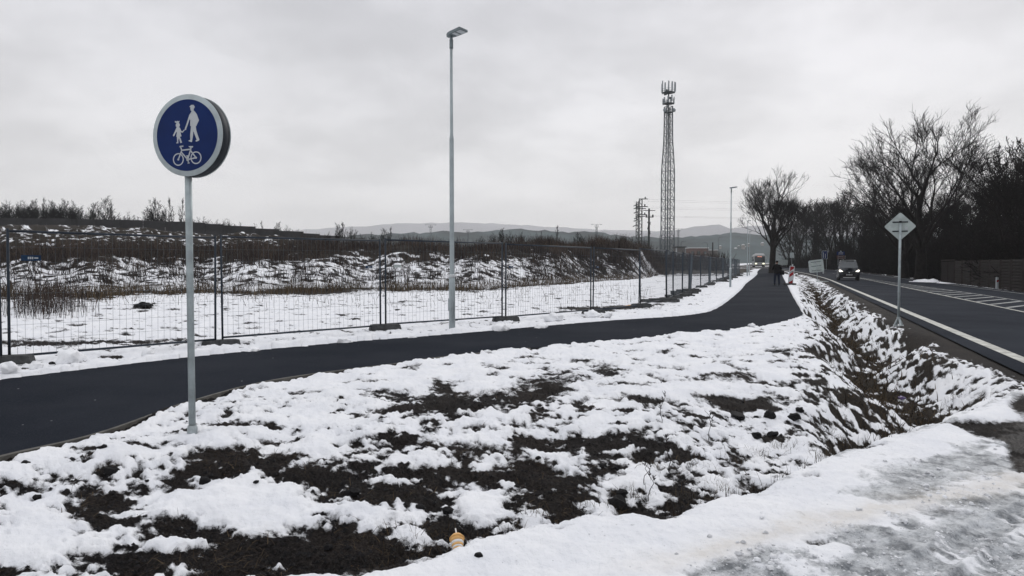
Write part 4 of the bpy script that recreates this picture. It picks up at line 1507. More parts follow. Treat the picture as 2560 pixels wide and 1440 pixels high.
ORD = ('first', 'second', 'third', 'fourth', 'fifth', 'sixth', 'seventh', 'eighth', 'ninth', 'tenth', 'eleventh', 'twelfth', 'thirteenth', 'fourteenth', 'fifteenth', 'sixteenth', 'seventeenth', 'eighteenth', 'nineteenth', 'twentieth')
ST = [lump_mesh('stone', k, M['stone'], 2, 0.45, 0.7) for k in range(4)]
SN = [lump_mesh('snow_lump', 10 + k, M['snow'], 3, 0.5, 0.85, 1.9) for k in range(5)]
sr = random.Random(2)
STONES, LUMPS = [], []
SLAB = {0: 'dark earth clod standing on the snow below the edge of the path', 2: 'black stone beside the thin snow tongue in the muddy hollow', 8: 'round dark stone lying on the smooth driveway snow beside the striped cup',
        13: 'brownish squarish stone on the snow left of the ditch', 12: 'flat dark slab half sunk in the snow left of the ditch'}
for i, (px, py, wpx, zz) in enumerate(((280, 1173, 40, -.05), (65, 1172, 22, -.05), (512, 1180, 34, -.08), (255, 1143, 28, -.05), (310, 1100, 16, 0), (880, 1212, 44, -.15), (1050, 1225, 26, -.15), (1545, 1242, 52, -.28), (1197, 1390, 20, .06), (1583, 1290, 60, -.3), (1555, 1200, 30, -.2),
                                       (1660, 1272, 30, -.3), (1845, 1018, 58, -.1), (1932, 1048, 28, -.12), (1985, 1016, 34, -.1), (1925, 1020, 34, -.1), (1890, 1050, 26, -.1), (1760, 1268, 26, -.1), (2000, 1006, 22, -.1), (1890, 1014, 14, -.1), (1345, 1122, 16, -.1), (1540, 1140, 30, -.15), (1508, 1136, 22, -.15), (95, 1215, 26, -.05), (368, 1180, 12, -.05), (130, 910, 14, .02),
                                       (1290, 1190, 20, -.2), (1120, 1270, 30, -.28), (1340, 1340, 30, -.3), (820, 1320, 26, -.2), (640, 1190, 16, -.1), (1618, 1296, 30, -.3))):
    p = P(px, py, zz)
    r = wpx / 2 / F_PX * p[1]
    o = link('stone', ST[i % 4], None, (p[0], p[1], gz(p[0], p[1]) + r * 0.2), (sr.uniform(-.3, .3), sr.uniform(-.3, .3), sr.uniform(0, 6.28)))
    o.scale = (r, r * sr.uniform(.7, 1), r * sr.uniform(.75, 1.1))
    if i == 12:
        o.scale = (r, r * .6, r * .35)
    tag(o, SLAB.get(i, 'x'), 'stone', None if i in SLAB else 'dark stones and clods in the snow')
    if i not in SLAB:
        STONES.append((px, py, o))
for zone, test in (('below the path edge near the round sign', lambda a, c: a < 720), ('in or beside the muddy hollow', lambda a, c: 720 <= a < 1720), ('in the snow left of the ditch', lambda a, c: a >= 1720)):
    for k, (a, c, o) in enumerate(sorted((q for q in STONES if test(q[0], q[1])), key=lambda q: q[0])):
        o['label'] = 'small dark stone %s, %s from left' % (zone, ORD[k])
NL = {0: 'largest white snow lump in front of a concrete foot right of the lamp post', 3: 'rounded snow block lying against the concrete foot at the end of the fence'}
for i, (px, py, wpx) in enumerate(((1252, 828, 44), (1352, 822, 36), (1385, 808, 40), (24, 944, 46), (628, 880, 40), (176, 918, 62), (503, 864, 16), (1480, 797, 34), (1520, 800, 22), (1855, 824, 16), (1880, 822, 16), (860, 858, 40), (1480, 858, 18), (90, 930, 30), (370, 900, 30), (1030, 846, 26), (760, 868, 26))):
    p = P(px, py, 0.0)
    r = wpx / 2 / F_PX * p[1]
    o = link('snow_lump', SN[i % 5], None, (p[0], p[1], gz(p[0], p[1]) + r * 0.42), (sr.uniform(-.3, .3), sr.uniform(-.3, .3), sr.uniform(0, 6.28)))
    o.scale = (r * 1.05, r * 0.9, r * sr.uniform(0.7, 1.0))
    tag(o, NL.get(i, 'x'), 'snow lump', None if i in NL else 'lumps of ploughed snow along the path')
    if i not in NL:
        LUMPS.append((px, o))
for k, (a, o) in enumerate(sorted(LUMPS, key=lambda q: q[0])):
    o['label'] = 'small lump of ploughed snow beside the asphalt path, %s counted from the left' % ORD[k]


def weed(px, py, top, label, seed, grp=None):
    p = P(px, py, -0.1)
    R = random.Random(seed)
    h = (py - top) / F_PX * p[1]
    t = thing('dead_weed', label, 'dead weed', (p[0], p[1], gz(p[0], p[1]) - 0.02), 0, grp)
    pts = [(R.gauss(0, .008) * k, R.gauss(0, .008) * k, h * k / 6) for k in range(7)]
    MB().tube(pts, [0.0035 - 0.0003 * k for k in range(7)], 5).build('stem', M['brush'], t)
    hd = MB()
    for k in range(26):
        z = h * R.uniform(0.55, 1.0)
        a = R.uniform(0, 6.28)
        L = R.uniform(.006, .02)
        i = min(5, int(z / h * 6))
        bx, by = pts[i][0], pts[i][1]
        hd.tube([(bx, by, z), (bx + math.cos(a) * L, by + math.sin(a) * L, z + L)], 0.0028, 4)
    kind(hd.build('seed_head', M['brush'], t), 'stuff')


weed(1655, 1055, 968, 'tallest dead weed stalk standing in the snow near the hollow', 1)
weed(1672, 1130, 1035, 'thin leaning dead weed stalk right of the black earth patch', 2)
weed(1612, 1160, 1070, 'dark seed spike rising from the right end of the black earth patch', 3)
weed(1622, 1180, 1072, 'second seed spike standing close beside its twin at the black earth patch', 4)
weed(1770, 1065, 985, 'sparse dead weed stalk in clean snow between hollow and ditch', 5)

# ------------------------------------------------------------------ shared path sign
sx, sy, _z = P(481, 1088, 0)
PC = PD(479, 700, sy)
spx = float((PC[0] + sx) / 2)
sign = thing('path_sign', 'round blue sign showing adult, child and bicycle on a steel pole', 'road sign', (sx, sy, 0), 0)
zc = float(PD(472, 341, sy)[2])
gz0 = gz(sx, sy)
b = MB().tube([(0, 0, gz0 - 0.1), (0, 0, zc + 0.28)], 0.030, 20)
b.build('pole', M['galv_pole'], sign, True)
MB().lathe([(0.044, gz0 - 0.05), (0.044, gz0 + 0.075), (0.036, gz0 + 0.10)], 16).build('base_socket', M['galv'], sign)
u = Vector((0.968, -0.25, 0)).normalized()
nrm = Vector((-0.25, -0.968, 0)).normalized()       # towards the viewer
up = Vector((0, 0, 1))
cx = float(PD(479, 341, sy)[0]) - sx
ctr = Vector((cx, 0, zc))


def disc_frame(off):
    m = Matrix((u, up, nrm)).transposed().to_4x4()
    m.translation = ctr + nrm * off
    return m


R_RIM, R_BL = 0.362, 0.315
FD = 0.055
front, back = disc_frame(FD), disc_frame(-FD)
MB().lathe([(R_RIM - 0.012, -0.110), (R_RIM - 0.004, -0.104), (R_RIM - 0.004, -0.012), (R_RIM - 0.008, -0.008)], 64, front).build('shell', M['drum'], sign, True)
MB().lathe([(R_RIM - 0.006, -0.0075), (R_RIM, -0.005), (R_RIM, 0.0), (R_RIM - 0.004, 0.004)], 64, front).build('rim', M['rim'], sign, True)
MB().lathe([(R_RIM - 0.006, -0.118), (R_RIM, -0.116), (R_RIM, -0.111), (R_RIM - 0.004, -0.1105)], 64, front).build('rim', M['rim'], sign, True)
MB().lathe([(R_BL, 0.0045), (R_BL, 0.0062)], 64, front).build('blue_disc', M['blue'], sign)


def zp(x, y):
    return ((x - 597) / 437 * R_BL, (725 - y) / 520 * R_BL)


PF = disc_frame(FD + 0.0065)
TH = 0.0012


def poly(b, pts):
    b.prism([zp(*p) for p in pts], PF, TH)


def thick(b, pts, w):
    q = [Vector(zp(*p)) for p in pts]
    for a, c in zip(q[:-1], q[1:]):
        d = (c - a).normalized()
        e = Vector((-d.y, d.x)) * w / 2
        a2, c2 = a - d * w * .3, c + d * w * .3
        b.prism([tuple(a2 + e), tuple(c2 + e), tuple(c2 - e), tuple(a2 - e)], PF, TH)


def ring(b, c, r1x, r1y, w, n=32, f=1.0):
    for k in range(n):
        a0, a1 = 2 * math.pi * k / n, 2 * math.pi * (k + 1) / n
        o = []
        for a, rr in ((a0, 1), (a1, 1), (a1, 1 - w), (a0, 1 - w)):
            o.append(zp(c[0] + math.cos(a) * r1x * rr, c[1] + math.sin(a) * r1y * rr))
        b.prism(o, PF, TH)


def ell(c, rx, ry, n=16):
    return [(c[0] + math.cos(2 * math.pi * k / n) * rx, c[1] + math.sin(2 * math.pi * k / n) * ry) for k in range(n)]


b = MB()
poly(b, [(638, 312), (655, 309), (660, 295), (683, 291), (705, 295), (712, 313), (720, 325), (712, 335), (703, 350), (700, 372), (722, 396), (745, 430), (775, 520), (745, 580), (737, 600), (728, 600), (735, 660), (752, 725), (777, 800), (770, 812), (735, 825), (718, 815), (740, 798), (716, 735), (692, 668), (688, 725), (670, 826), (658, 828), (622, 812), (626, 800), (648, 799), (647, 730), (660, 600), (648, 590), (652, 505), (640, 500), (615, 572), (592, 628), (590, 648), (572, 648), (572, 625), (600, 550), (640, 432), (666, 398), (673, 380), (660, 370), (655, 345), (656, 325)])
b.build('pedestrian_pictogram', M['white'], sign)
b = MB()
poly(b, ell((470, 572), 30, 34))
poly(b, [(462, 545), (428, 528), (432, 508), (452, 520), (463, 508), (480, 520), (492, 508), (494, 528), (478, 545)])
poly(b, [(455, 600), (485, 600), (500, 612), (520, 660), (535, 668), (562, 640), (572, 648), (538, 685), (515, 680), (504, 660), (520, 738), (495, 742), (510, 775), (528, 830), (500, 835), (500, 825), (485, 760), (474, 790), (474, 836), (446, 836), (446, 826), (458, 815), (455, 742), (447, 738), (458, 665), (436, 685), (418, 725), (404, 732), (398, 715), (420, 675), (446, 618)])
b.build('child_pictogram', M['white'], sign)
b = MB()
ring(b, (470, 1072), 78, 92, 0.17)
ring(b, (725, 1058), 78, 92, 0.17)
w = 0.0115
thick(b, [(470, 1072), (522, 940), (508, 900), (498, 885), (540, 882)], w)
thick(b, [(522, 940), (650, 932)], w)
thick(b, [(520, 975), (606, 1078)], w)
thick(b, [(606, 1078), (652, 930), (655, 905)], w)
thick(b, [(648, 950), (725, 1058), (606, 1078)], w)
poly(b, [(622, 885), (686, 888), (680, 908), (650, 910), (626, 898)])
poly(b, ell((606, 1080), 20, 24, 12))
poly(b, ell((470, 1072), 14, 16, 10))
poly(b, ell((725, 1058), 14, 16, 10))
thick(b, [(606, 1080), (600, 1030), (592, 1026), (612, 1026)], w * .8)
thick(b, [(606, 1080), (618, 1130), (608, 1132), (628, 1130)], w * .8)
b.build('bicycle_pictogram', M['white'], sign)


# ------------------------------------------------------------------ lamp posts
def lamp_meshes(H):
    d = {}
    d['post'] = MB().lathe([(0.07, -0.3), (0.07, 1.28), (0.055, 1.30), (0.051, 1.32), (0.049, H * 0.655), (0.046, H * 0.66), (0.036, H * 0.67), (0.033, H - 0.25)], 20).mesh('post', M['lamp_metal'], True)
    d['white_band'] = MB().lathe([(0.0725, 1.225), (0.0725, 1.275), (0.056, 1.3)], 20).mesh('white_band', M['band'], True)
    d['collar'] = MB().lathe([(0.040, H - 0.27), (0.042, H - 0.25), (0.042, H - 0.08), (0.030, H - 0.04), (0.030, H + 0.02)], 16).mesh('collar', M['lamp_head'], True)
    d['access_door'] = MB().box((-0.035, -0.0645, 0.62), (0.045, 0.008, 0.28)).mesh('access_door', M['lamp_metal'])
    # flat head: rounded at the pole, square at the tip, a little raised
    ol = [(-0.13, -0.05), (-0.13, 0.05), (-0.08, 0.11), (0.05, 0.15), (0.46, 0.165), (0.47, 0.15), (0.47, -0.15), (0.46, -0.165), (0.05, -0.15), (-0.08, -0.11)]
    tl = Matrix.Rotation(rad(-8), 4, 'Y')
    hd = MB()
    m = Matrix.Translation((0, 0, H + 0.01)) @ tl @ Matrix.Scale(0.80, 4)
    hd.prism(ol, m, 0.05)
    hd.prism([(x * 0.9 - 0.0, y * 0.85) for x, y in ol], m @ Matrix.Translation((0, 0, 0.05)), 0.035)
    d['lamp_head'] = hd.mesh('lamp_head', M['lamp_head'])
    ln = MB()
    m2 = m @ Matrix.Translation((0, 0, -0.006))
    ln.prism([(0.12, -0.12), (0.22, -0.12), (0.22, 0.12), (0.12, 0.12)], m2, 0.004)
    ln.prism([(0.28, -0.12), (0.43, -0.12), (0.43, 0.12), (0.28, 0.12)], m2, 0.004)
    d['lens'] = ln.mesh('lens', M['lens'])
    return d


LH = float(PD(1126, 82, 15.72)[2]) - 0.10
LM = lamp_meshes(LH)


def lamp(px, d, label, rz=-0.5, parts=True):
    x, y, z = at_px(px, d)
    t = thing('lamp_post', label, 'street lamp', (x, y, min(z, 0.02 + rise(RX * x + RY * y))), rz, 'new lamp posts along the path')
    h = link('post', LM['post'], t)
    link('white_band', LM['white_band'], h)
    link('access_door', LM['access_door'], h)
    link('collar', LM['collar'], t)
    hd = link('lamp_head', LM['lamp_head'], t)
    link('lens', LM['lens'], hd)


lamp(1130, 15.72, 'tall grey lamp post with flat head, nearest one, between path and mesh fence', -0.62)
lamp(1826, 46.8, 'grey lamp post farther along the path left of the lone tree', -0.05)
lamp(1868, 84.0, 'small distant lamp post just left of the bus', -0.05)
lamp(1873.5, 118.0, 'farthest slim lamp post seen close beside the distant one', -0.05)

# ------------------------------------------------------------------ mesh fence panels and their feet
FP = [(-270, 8.7), (5, 10.7), (545, 13.35), (957, 15.95), (1260, 18.55), (1480, 21.85), (1600, 24.4), (1667, 27.8), (1683, 30.6), (1706, 33.8), (1722, 36.6), (1728, 39.8), (1752, 44.2), (1772, 49.5), (1776, 53.0), (1791, 57), (1806, 62.0), (1809, 66), (1820, 71), (1829, 77), (1836, 83), (1842, 90), (1849, 97)]
FPT = [((px - 1280) / F_PX * d, d) for px, d in FP]
fr = random.Random(4)
PANEL_LABEL = {
 0: 'temporary mesh fence panel at the near end, mostly cut off by the picture edge',
 1: 'temporary mesh fence panel behind the round blue sign pole, with a blue name plate',
 2: 'temporary mesh fence panel between the round sign and the lamp post, with faded blue plate',
 3: 'temporary mesh fence panel directly behind the nearest lamp post',
 4: 'temporary mesh fence panel just right of the nearest lamp post, with small blue plate',
 5: 'leaning temporary mesh fence panel in front of the end of the snowy mound',
 6: 'narrow looking mesh fence panel before the foot of the telecom tower',
}


def fence_panel(i, a, b_):
    a, b_ = Vector((*a, 0)), Vector((*b_, 0))
    d = (b_ - a)
    L = d.length - 0.14
    d.normalize()
    o = a + d * 0.07
    za, zb = gz(a.x, a.y), gz(b_.x, b_.y)
    zg = max(0.06, (za + zb) / 2 + 0.09)
    t = thing('mesh_barrier', PANEL_LABEL.get(i, 'mesh fence panel in the receding row, %s beyond the tower foot panel' % ORD[max(0, i - 7)]), 'fence panel', (o.x, o.y, zg), math.atan2(d.y, d.x), 'temporary mesh fence panels beside the path')
    ln = fr.gauss(0, 0.018) if i > 4 else {1: 0.02, 5: 0.05}.get(i, 0.0)
    t.rotation_euler = (ln, fr.gauss(0, 0.006), t.rotation_euler.z)
    H = 1.98
    r = 0.021
    for xx in (0, L):
        MB().tube([(xx, 0, -0.08), (xx, 0, H + 0.02)], r, 8).build('post', M['fence'], t, True)
    for zz in (0.03, H - 0.02):
        MB().tube([(r, 0, zz), (L - r, 0, zz)], r * 0.9, 8).build('rail', M['fence'], t, True)
    far = a.y > 30
    b = MB()
    w = 0.0028 if not far else 0.0038
    nv = int(L / 0.105)
    for k in range(1, nv):
        xx = L * k / nv
        b.box((xx, 0, H / 2), (w, w, H - 0.06))
    nh = 8
    for k in range(1, nh):
        zz = 0.03 + (H - 0.05) * k / nh + 0.004 * math.sin(k * 2 + i)
        b.box((L / 2, w, zz), (L - 0.03, w * 1.15, w * 1.15))
    kind(b.build('wire_mesh', M['wire'], t), 'stuff')
    pz = 1.36 if i != 1 else 1.55
    if i in (1, 2, 3, 4, 5):
        px_ = {1: 0.30, 2: L - 0.30, 3: 0.32, 4: 0.20, 5: 0.22}[i]
        wd = {1: 0.27, 2: 0.18, 3: 0.2, 4: 0.16, 5: 0.16}[i]
        p = MB().box((px_, -0.012, pz), (wd, 0.006, wd * 0.33)).build('name_plate', M['plateblue'] if i != 3 else M['signback'], t)
        q = MB()
        for k, (dx, ww) in enumerate(((-0.13, .07), (-0.03, .07), (0.07, .07), (0.25, .2))):
            q.box((px_ + dx * wd, -0.0165, pz), (ww * wd, 0.002, wd * 0.13 * (1 if k < 3 else .5)))
        q.build('plate_print', M['white'], p)
    return t


for i in range(len(FPT) - 1):
    fence_panel(i, FPT[i], FPT[i + 1])
FB = MB()
FB.prism([(-0.36, 0.0), (-0.33, 0.115), (-0.25, 0.13), (0.25, 0.13), (0.33, 0.115), (0.36, 0.0)], Matrix.Rotation(rad(90), 4, 'X') @ Matrix.Translation((0, 0, -0.12)), 0.24)
FB = FB.mesh('fence_foot', M['block'])
FL = {1: 'concrete fence foot at the near end of the fence beside a snow block', 2: 'concrete fence foot under the first paired posts right of the round sign pole', 3: 'concrete fence foot under the paired posts left of the lamp post', 4: 'concrete fence foot behind the big snow lump right of the lamp post'}
for i, (px, d) in enumerate(FP):
    x, y = FPT[i]
    o = link('ballast_block', FB, None, (x + 0.05, y - 0.02, gz(x, y) + (-0.01 if i < 6 else 0.04)), (0, 0, fr.uniform(-.25, .25) + (0.35 if i < 6 else 0.2)))
    tag(o, FL.get(i, 'dark block foot of the mesh fence, %s along the receding row' % ORD[max(0, i - 5)] if i > 4 else 'concrete fence foot outside the near end of the mesh fence'), 'fence foot', 'block feet of the mesh fence')
# spare feet and boards stacked by the far panels
for i, (px, d, ln, hh) in enumerate(((1700, 33.0, 1.4, 0.12), (1712, 35.5, 1.5, 0.16), (1722, 38.0, 1.3, 0.14), (1650, 27.2, 1.5, 0.10), (1800, 60.0, 1.5, .14), (1812, 66.0, 1.6, .14), (1826, 74, 1.6, .15), (1838, 84, 1.8, .15))):
    x, y, z = at_px(px, d)
    o = MB().box((0, 0, 0), (ln, 0.26, hh)).box((0.1, 0.02, hh * 0.6), (ln * 0.7, 0.2, hh * 0.5)).build('spare_block', M['block'], None, False, (x, y, z + hh / 2))
    o.rotation_euler = (0, 0, fr.uniform(-.2, .4))
    tag(o, 'dark stacked spare blocks lying by the receding mesh fence', 'block', 'spare blocks by the receding fence')
# fallen rail and orange scrap beside the leaning panel
o = MB().tube([(*FPT[6], gz(*FPT[6]) + 0.12), (*FPT[5], gz(*FPT[5]) + 0.05)], 0.03, 6).build('loose_tube', M['fence'])
tag(o, 'loose steel tube lying along the ground between the leaning panels', 'tube')
p = P(1586, 771)
o = MB().box((0, 0, 0), (0.22, 0.1, 0.03)).box((0.06, 0.03, 0.02), (0.12, 0.1, 0.03), Matrix.Rotation(0.4, 3, 'Z')).build('plastic_scrap', M['orange'], None, False, (p[0], p[1] + 1.2, gz(p[0], p[1] + 1.2) + 0.04))
tag(o, 'small orange plastic scrap on the mud behind the mesh fence', 'litter')

# ------------------------------------------------------------------ signs by the road
def plate_sign():
    p = P(2246, 814, 0)
    x, y = float(p[0]), float(p[1])
    z = gz(x, y)
    t = thing('priority_sign', 'diamond shaped sign seen from its grey back on a steel post by the ditch', 'road sign', (x, y, z), -0.42)
    zt = float(PD(2244, 566, y)[2]) - z
    MB().tube([(0, 0, 0.1), (0, 0, zt + 0.09)], 0.03, 14).build('pole', M['galv_pole'], t, True)
    MB().lathe([(0.045, 0.15), (0.045, 0.21), (0.034, 0.215)], 12).build('collar', M['galv'], t)
    b = MB()
    for a in (0.4, 1.97, 3.54, 5.1):
        b.bar((math.cos(a) * 0.11, math.sin(a) * 0.11, 0.0), (math.cos(a) * 0.03, math.sin(a) * 0.03, 0.17), 0.05, 0.02)
    b.box((0, 0, 0.0), (0.22, 0.22, 0.03))
    b.build('base_foot', M['galv'], t)
    MB().lathe([(0.033, zt + 0.09), (0.033, zt + 0.135)], 10).build('pole_cap', M['black'], t)
    m = Matrix.Translation((0, 0.06, zt)) @ Matrix.Rotation(rad(90), 4, 'X')
    s = 0.345
    c = 0.05
    MB().prism([(-s, 0.0), (-s + c * .3, c * .6), (-c * .6, s - c * .3), (0, s), (c * .6, s - c * .3), (s - c * .3, c * .6), (s, 0), (s - c * .3, -c * .6), (c * .6, -s + c * .3), (0, -s), (-c * .6, -s + c * .3), (-s + c * .3, -c * .6)], m, 0.018).build('sign_plate', M['signback'], t)
    for zz in (zt + 0.11, zt - 0.12):
        MB().box((0, 0.034, zz), (0.34, 0.02, 0.03)).build('clamp_bar', M['drum'], t)
    MB().box((0.14, 0.0405, zt - 0.045), (0.06, 0.002, 0.07)).build('sticker', M['white'], t)


plate_sign()


def temp_sign():
    p = P(2043, 703, 0)
    x, y = float(p[0]), float(p[1])
    z = gz(x, y)
    k = y / F_PX
    t = thing('temporary_sign', 'tilted rectangular sign seen from its grey back on the road shoulder', 'road sign', (x, y, z), -0.35)
    zc_ = (703 - 664) * k
    R = Matrix.Rotation(rad(-7), 4, 'Y')
    m = Matrix.Translation((-0.1, 0, zc_)) @ R
    MB().box((0, 0, 0), (1, 1, 1)).v
    b = MB()
    w, h, c = 0.62, 0.56, 0.1
    b.prism([(-w, -h + c), (-w, h - c), (-w + c, h), (w - c, h), (w, h - c), (w, -h + c), (w - c, -h), (-w + c, -h)], m @ Matrix.Rotation(rad(90), 4, 'X') , 0.03)
    b.build('sign_plate', M['signback'], t)
    MB().tube([m @ Vector((0, -0.06, h)), m @ Vector((0, -0.06, -h)), Vector((0.05, -0.06, 0.0))], 0.03, 8).build('pole', M['galv_pole'], t)
    for zz in (0.38, 0.0, -0.4):
        MB().bar(m @ Vector((-0.42, -0.05, zz)), m @ Vector((0.42, -0.05, zz)), 0.05, 0.04).build('clamp_bar', M['drum'], t)
    MB().box((0.35, -1.2, 0.02), (1.0, 0.4, 0.12)).build('foot_block', M['signback'], t)


temp_sign()


def beacon_board():
    p = P(1972, 714, 0)
    x, y = float(p[0]), float(p[1])
    z = gz(x, y)
    t = thing('beacon_board', 'red and white striped warning board standing at the path edge', 'warning board', (x, y, z), -0.05)
    w, h = 0.36, 1.30
    T = Matrix.Rotation(rad(5), 4, 'Y') @ Matrix.Translation((0.1, 0, 0.08)) @ Matrix.Rotation(rad(90), 4, 'X')
    c = 0.04
    MB().prism([(-w / 2, 0), (w / 2, 0), (w / 2, h - c), (w / 2 - c, h), (-w / 2 + c, h), (-w / 2, h - c)], T, 0.03).build('board', M['white'], t)
    T2 = T @ Matrix.Translation((0, 0, 0.031))
    iw = w / 2 - 0.045
    for z0, z1 in ((0.04, 0.30), (0.62, 0.90), (1.05, 1.25)):
        lo, hi = z0, z1
        tr = 0.20
        pl = [(-iw, lo), (iw, lo + tr), (iw, min(hi + tr * .3, h - .03)), (-iw, hi - tr * .2 if hi < 1 else hi)]
        if z0 < 0.1:
            pl = [(-iw, 0.04), (iw, 0.04), (iw, 0.30), (-iw, 0.10)]
        if z0 == 0.62:
            pl = [(-iw, 0.46), (iw, 0.68), (iw, 0.92), (-iw, 0.70)]
        if z0 > 1:
            pl = [(-iw, 0.90), (iw, 1.12), (iw, 1.25), (-iw, 1.25)]
        MB().prism(pl, T2, 0.003).build('red_stripe', M['red'], t)
    MB().prism([(-0.1, 0.80), (0.1, 0.90), (0.1, 0.94), (-0.1, 0.84)], T2, 0.003).build('maker_plate', M['drum'], t)
    MB().prism([(-0.02, h), (0.06, h), (0.05, h + 0.13), (-0.01, h + 0.13)], T, 0.03).build('top_lug', M['white'], t)
    MB().box((0.05, 0, 0.06), (0.8, 0.4, 0.12)).build('foot_block', M['block'], t)


beacon_board()


def blue_lane_sign():
    x, y, z = at_px(2061, 134)
    k = y / F_PX
    t = thing('lane_sign', 'tall blue sign with two white lane arrows before the dark wood', 'road sign', (x, y, z), -0.35)
    zb, zt = E + (660 - 647.5) * k - z, E + (660 - 627) * k - z
    MB().box((0, 0, (zb + zt) / 2), (1.02, 0.05, zt - zb)).build('sign_plate', M['rim'], t)
    b = MB().box((0, -0.032, (zb + zt) / 2), (0.90, 0.012, zt - zb - 0.12)).build('blue_face', M['blue'], t)
    h = zt - zb
    MB().bar((-0.22, -0.045, zb + .22), (-0.22, -0.045, zb + h * .80), 0.10, 0.012).build('arrow', M['white'], t)
    MB().bar((0.12, -0.045, zb + .22), (0.12, -0.045, zb + h * .62), 0.10, 0.012).bar((0.12, -0.047, zb + h * .60), (0.27, -0.047, zb + h * .80), 0.10, 0.012).bar((0.25, -0.049, zb + h * .80), (0.38, -0.049, zb + h * .80), .10, .012).build('arrow', M['white'], t)
    for s in (-.3, .3):
        MB().tube([(s, 0.08, -0.1), (s, 0.08, zt - .1)], 0.035, 8).build('pole', M['galv_pole'], t)


blue_lane_sign()


def tourist_sign():
    x, y, z = at_px(2101, 121)
    k = y / F_PX
    t = thing('tourist_sign', 'blue town board above two brown tourist arrows behind the dark van', 'road sign', (x, y, z), -0.35)
    f = lambda py: E + (660 - py) * k - z
    MB().box((0, 0, (f(629) + f(638)) / 2), (1.25, .05, f(629) - f(638))).build('blue_board', M['blue'], t)
    q = MB()
    q.box((0.02, -.03, f(632)), (.7, .01, .12)).box((-.02, -.03, f(635)), (.8, .01, .08))
    q.build('board_print', M['signprint'], t)
    for py in (640.6, 645.2):
        b = MB().box((-.02, 0, f(py)), (1.25, .05, .25)).build('brown_board', M['ribpaint'], t)
        MB().box((-.05, -.03, f(py)), (.9, .01, .05)).build('board_print', M['signprint'], b)
        MB().prism([(0, -.12), (.13, 0), (0, .12)], Matrix.Translation((.64, 0, f(py))) @ Matrix.Rotation(rad(90), 4, 'X'), .04).build('arrow_tip', M['signprint'], b)
    MB().prism([(-.16, 0), (.16, 0), (0, .2)], Matrix.Translation((0, 0, f(629) + .002)) @ Matrix.Rotation(rad(90), 4, 'X'), .05).build('top_emblem', M['signback'], t)
    for s in (-.4, .4):
        MB().tube([(s, .07, -.1), (s, .07, f(629))], .035, 8).build('pole', M['galv_pole'], t)


tourist_sign()


def end_sign():
    x, y, z = at_px(1979, 132)
    k = y / F_PX
    t = thing('square_sign', 'small pale square sign with dark slanting bar in front of brown scrub', 'road sign', (x, y, z), -.3)
    zc_ = E + (660 - 638) * k - z
    MB().box((0, 0, zc_), (.72, .04, .95)).build('sign_plate', M['rim'], t)
    MB().bar((-.16, -.03, zc_ - .32), (.2, -.03, zc_ + .3), .11, .01).build('slanting_bar', M['drum'], t)
    MB().tube([(0, .05, -.1), (0, .05, zc_ + .3)], .035, 8).build('pole', M['galv_pole'], t)
    x, y, z = at_px(1956, 170)
    t = thing('billboard', 'small pale board standing beside the road beyond the walking person', 'board', (x, y, z), -.2)
    MB().box((0, 0, 1.3), (2.4, .08, 1.3)).build('board', M['signback'], t)
    for s in (-.9, .9):
        MB().box((s, .08, .6), (.1, .06, 1.4)).build('post', M['galv_pole'], t)


end_sign()


def marker(px, d, label, h=0.86, red=True, face=0):
    x, y, z = at_px(px, d)
    t = thing('marker_post', label, 'marker post', (x, y, z - .05), face)
    b = MB()
    b.prism([(-.065, 0), (.065, 0), (.065, h - .03), (.03, h), (-.03, h), (-.065, h - .03)], Matrix.Translation((0, .05, 0)) @ Matrix.Rotation(rad(90), 4, 'X'), .1)
    b.build('post', M['white'], t)
    if red:
        MB().prism([(-.0655, h * .58), (.0655, h * .64), (.0655, h * .80), (-.0655, h * .74)], Matrix.Translation((0, -.0505, 0)) @ Matrix.Rotation(rad(90), 4, 'X'), .003).build('red_reflector', M['red'], t)


marker(2493, 47.2, 'white roadside marker post with red reflector before the concrete fence')
marker(2058, 96, 'white marker post beside the tilted sign across the road', 1.0, False)
marker(1873, 88, 'stout white marker post between distant lamp post and bus', 1.25, False)


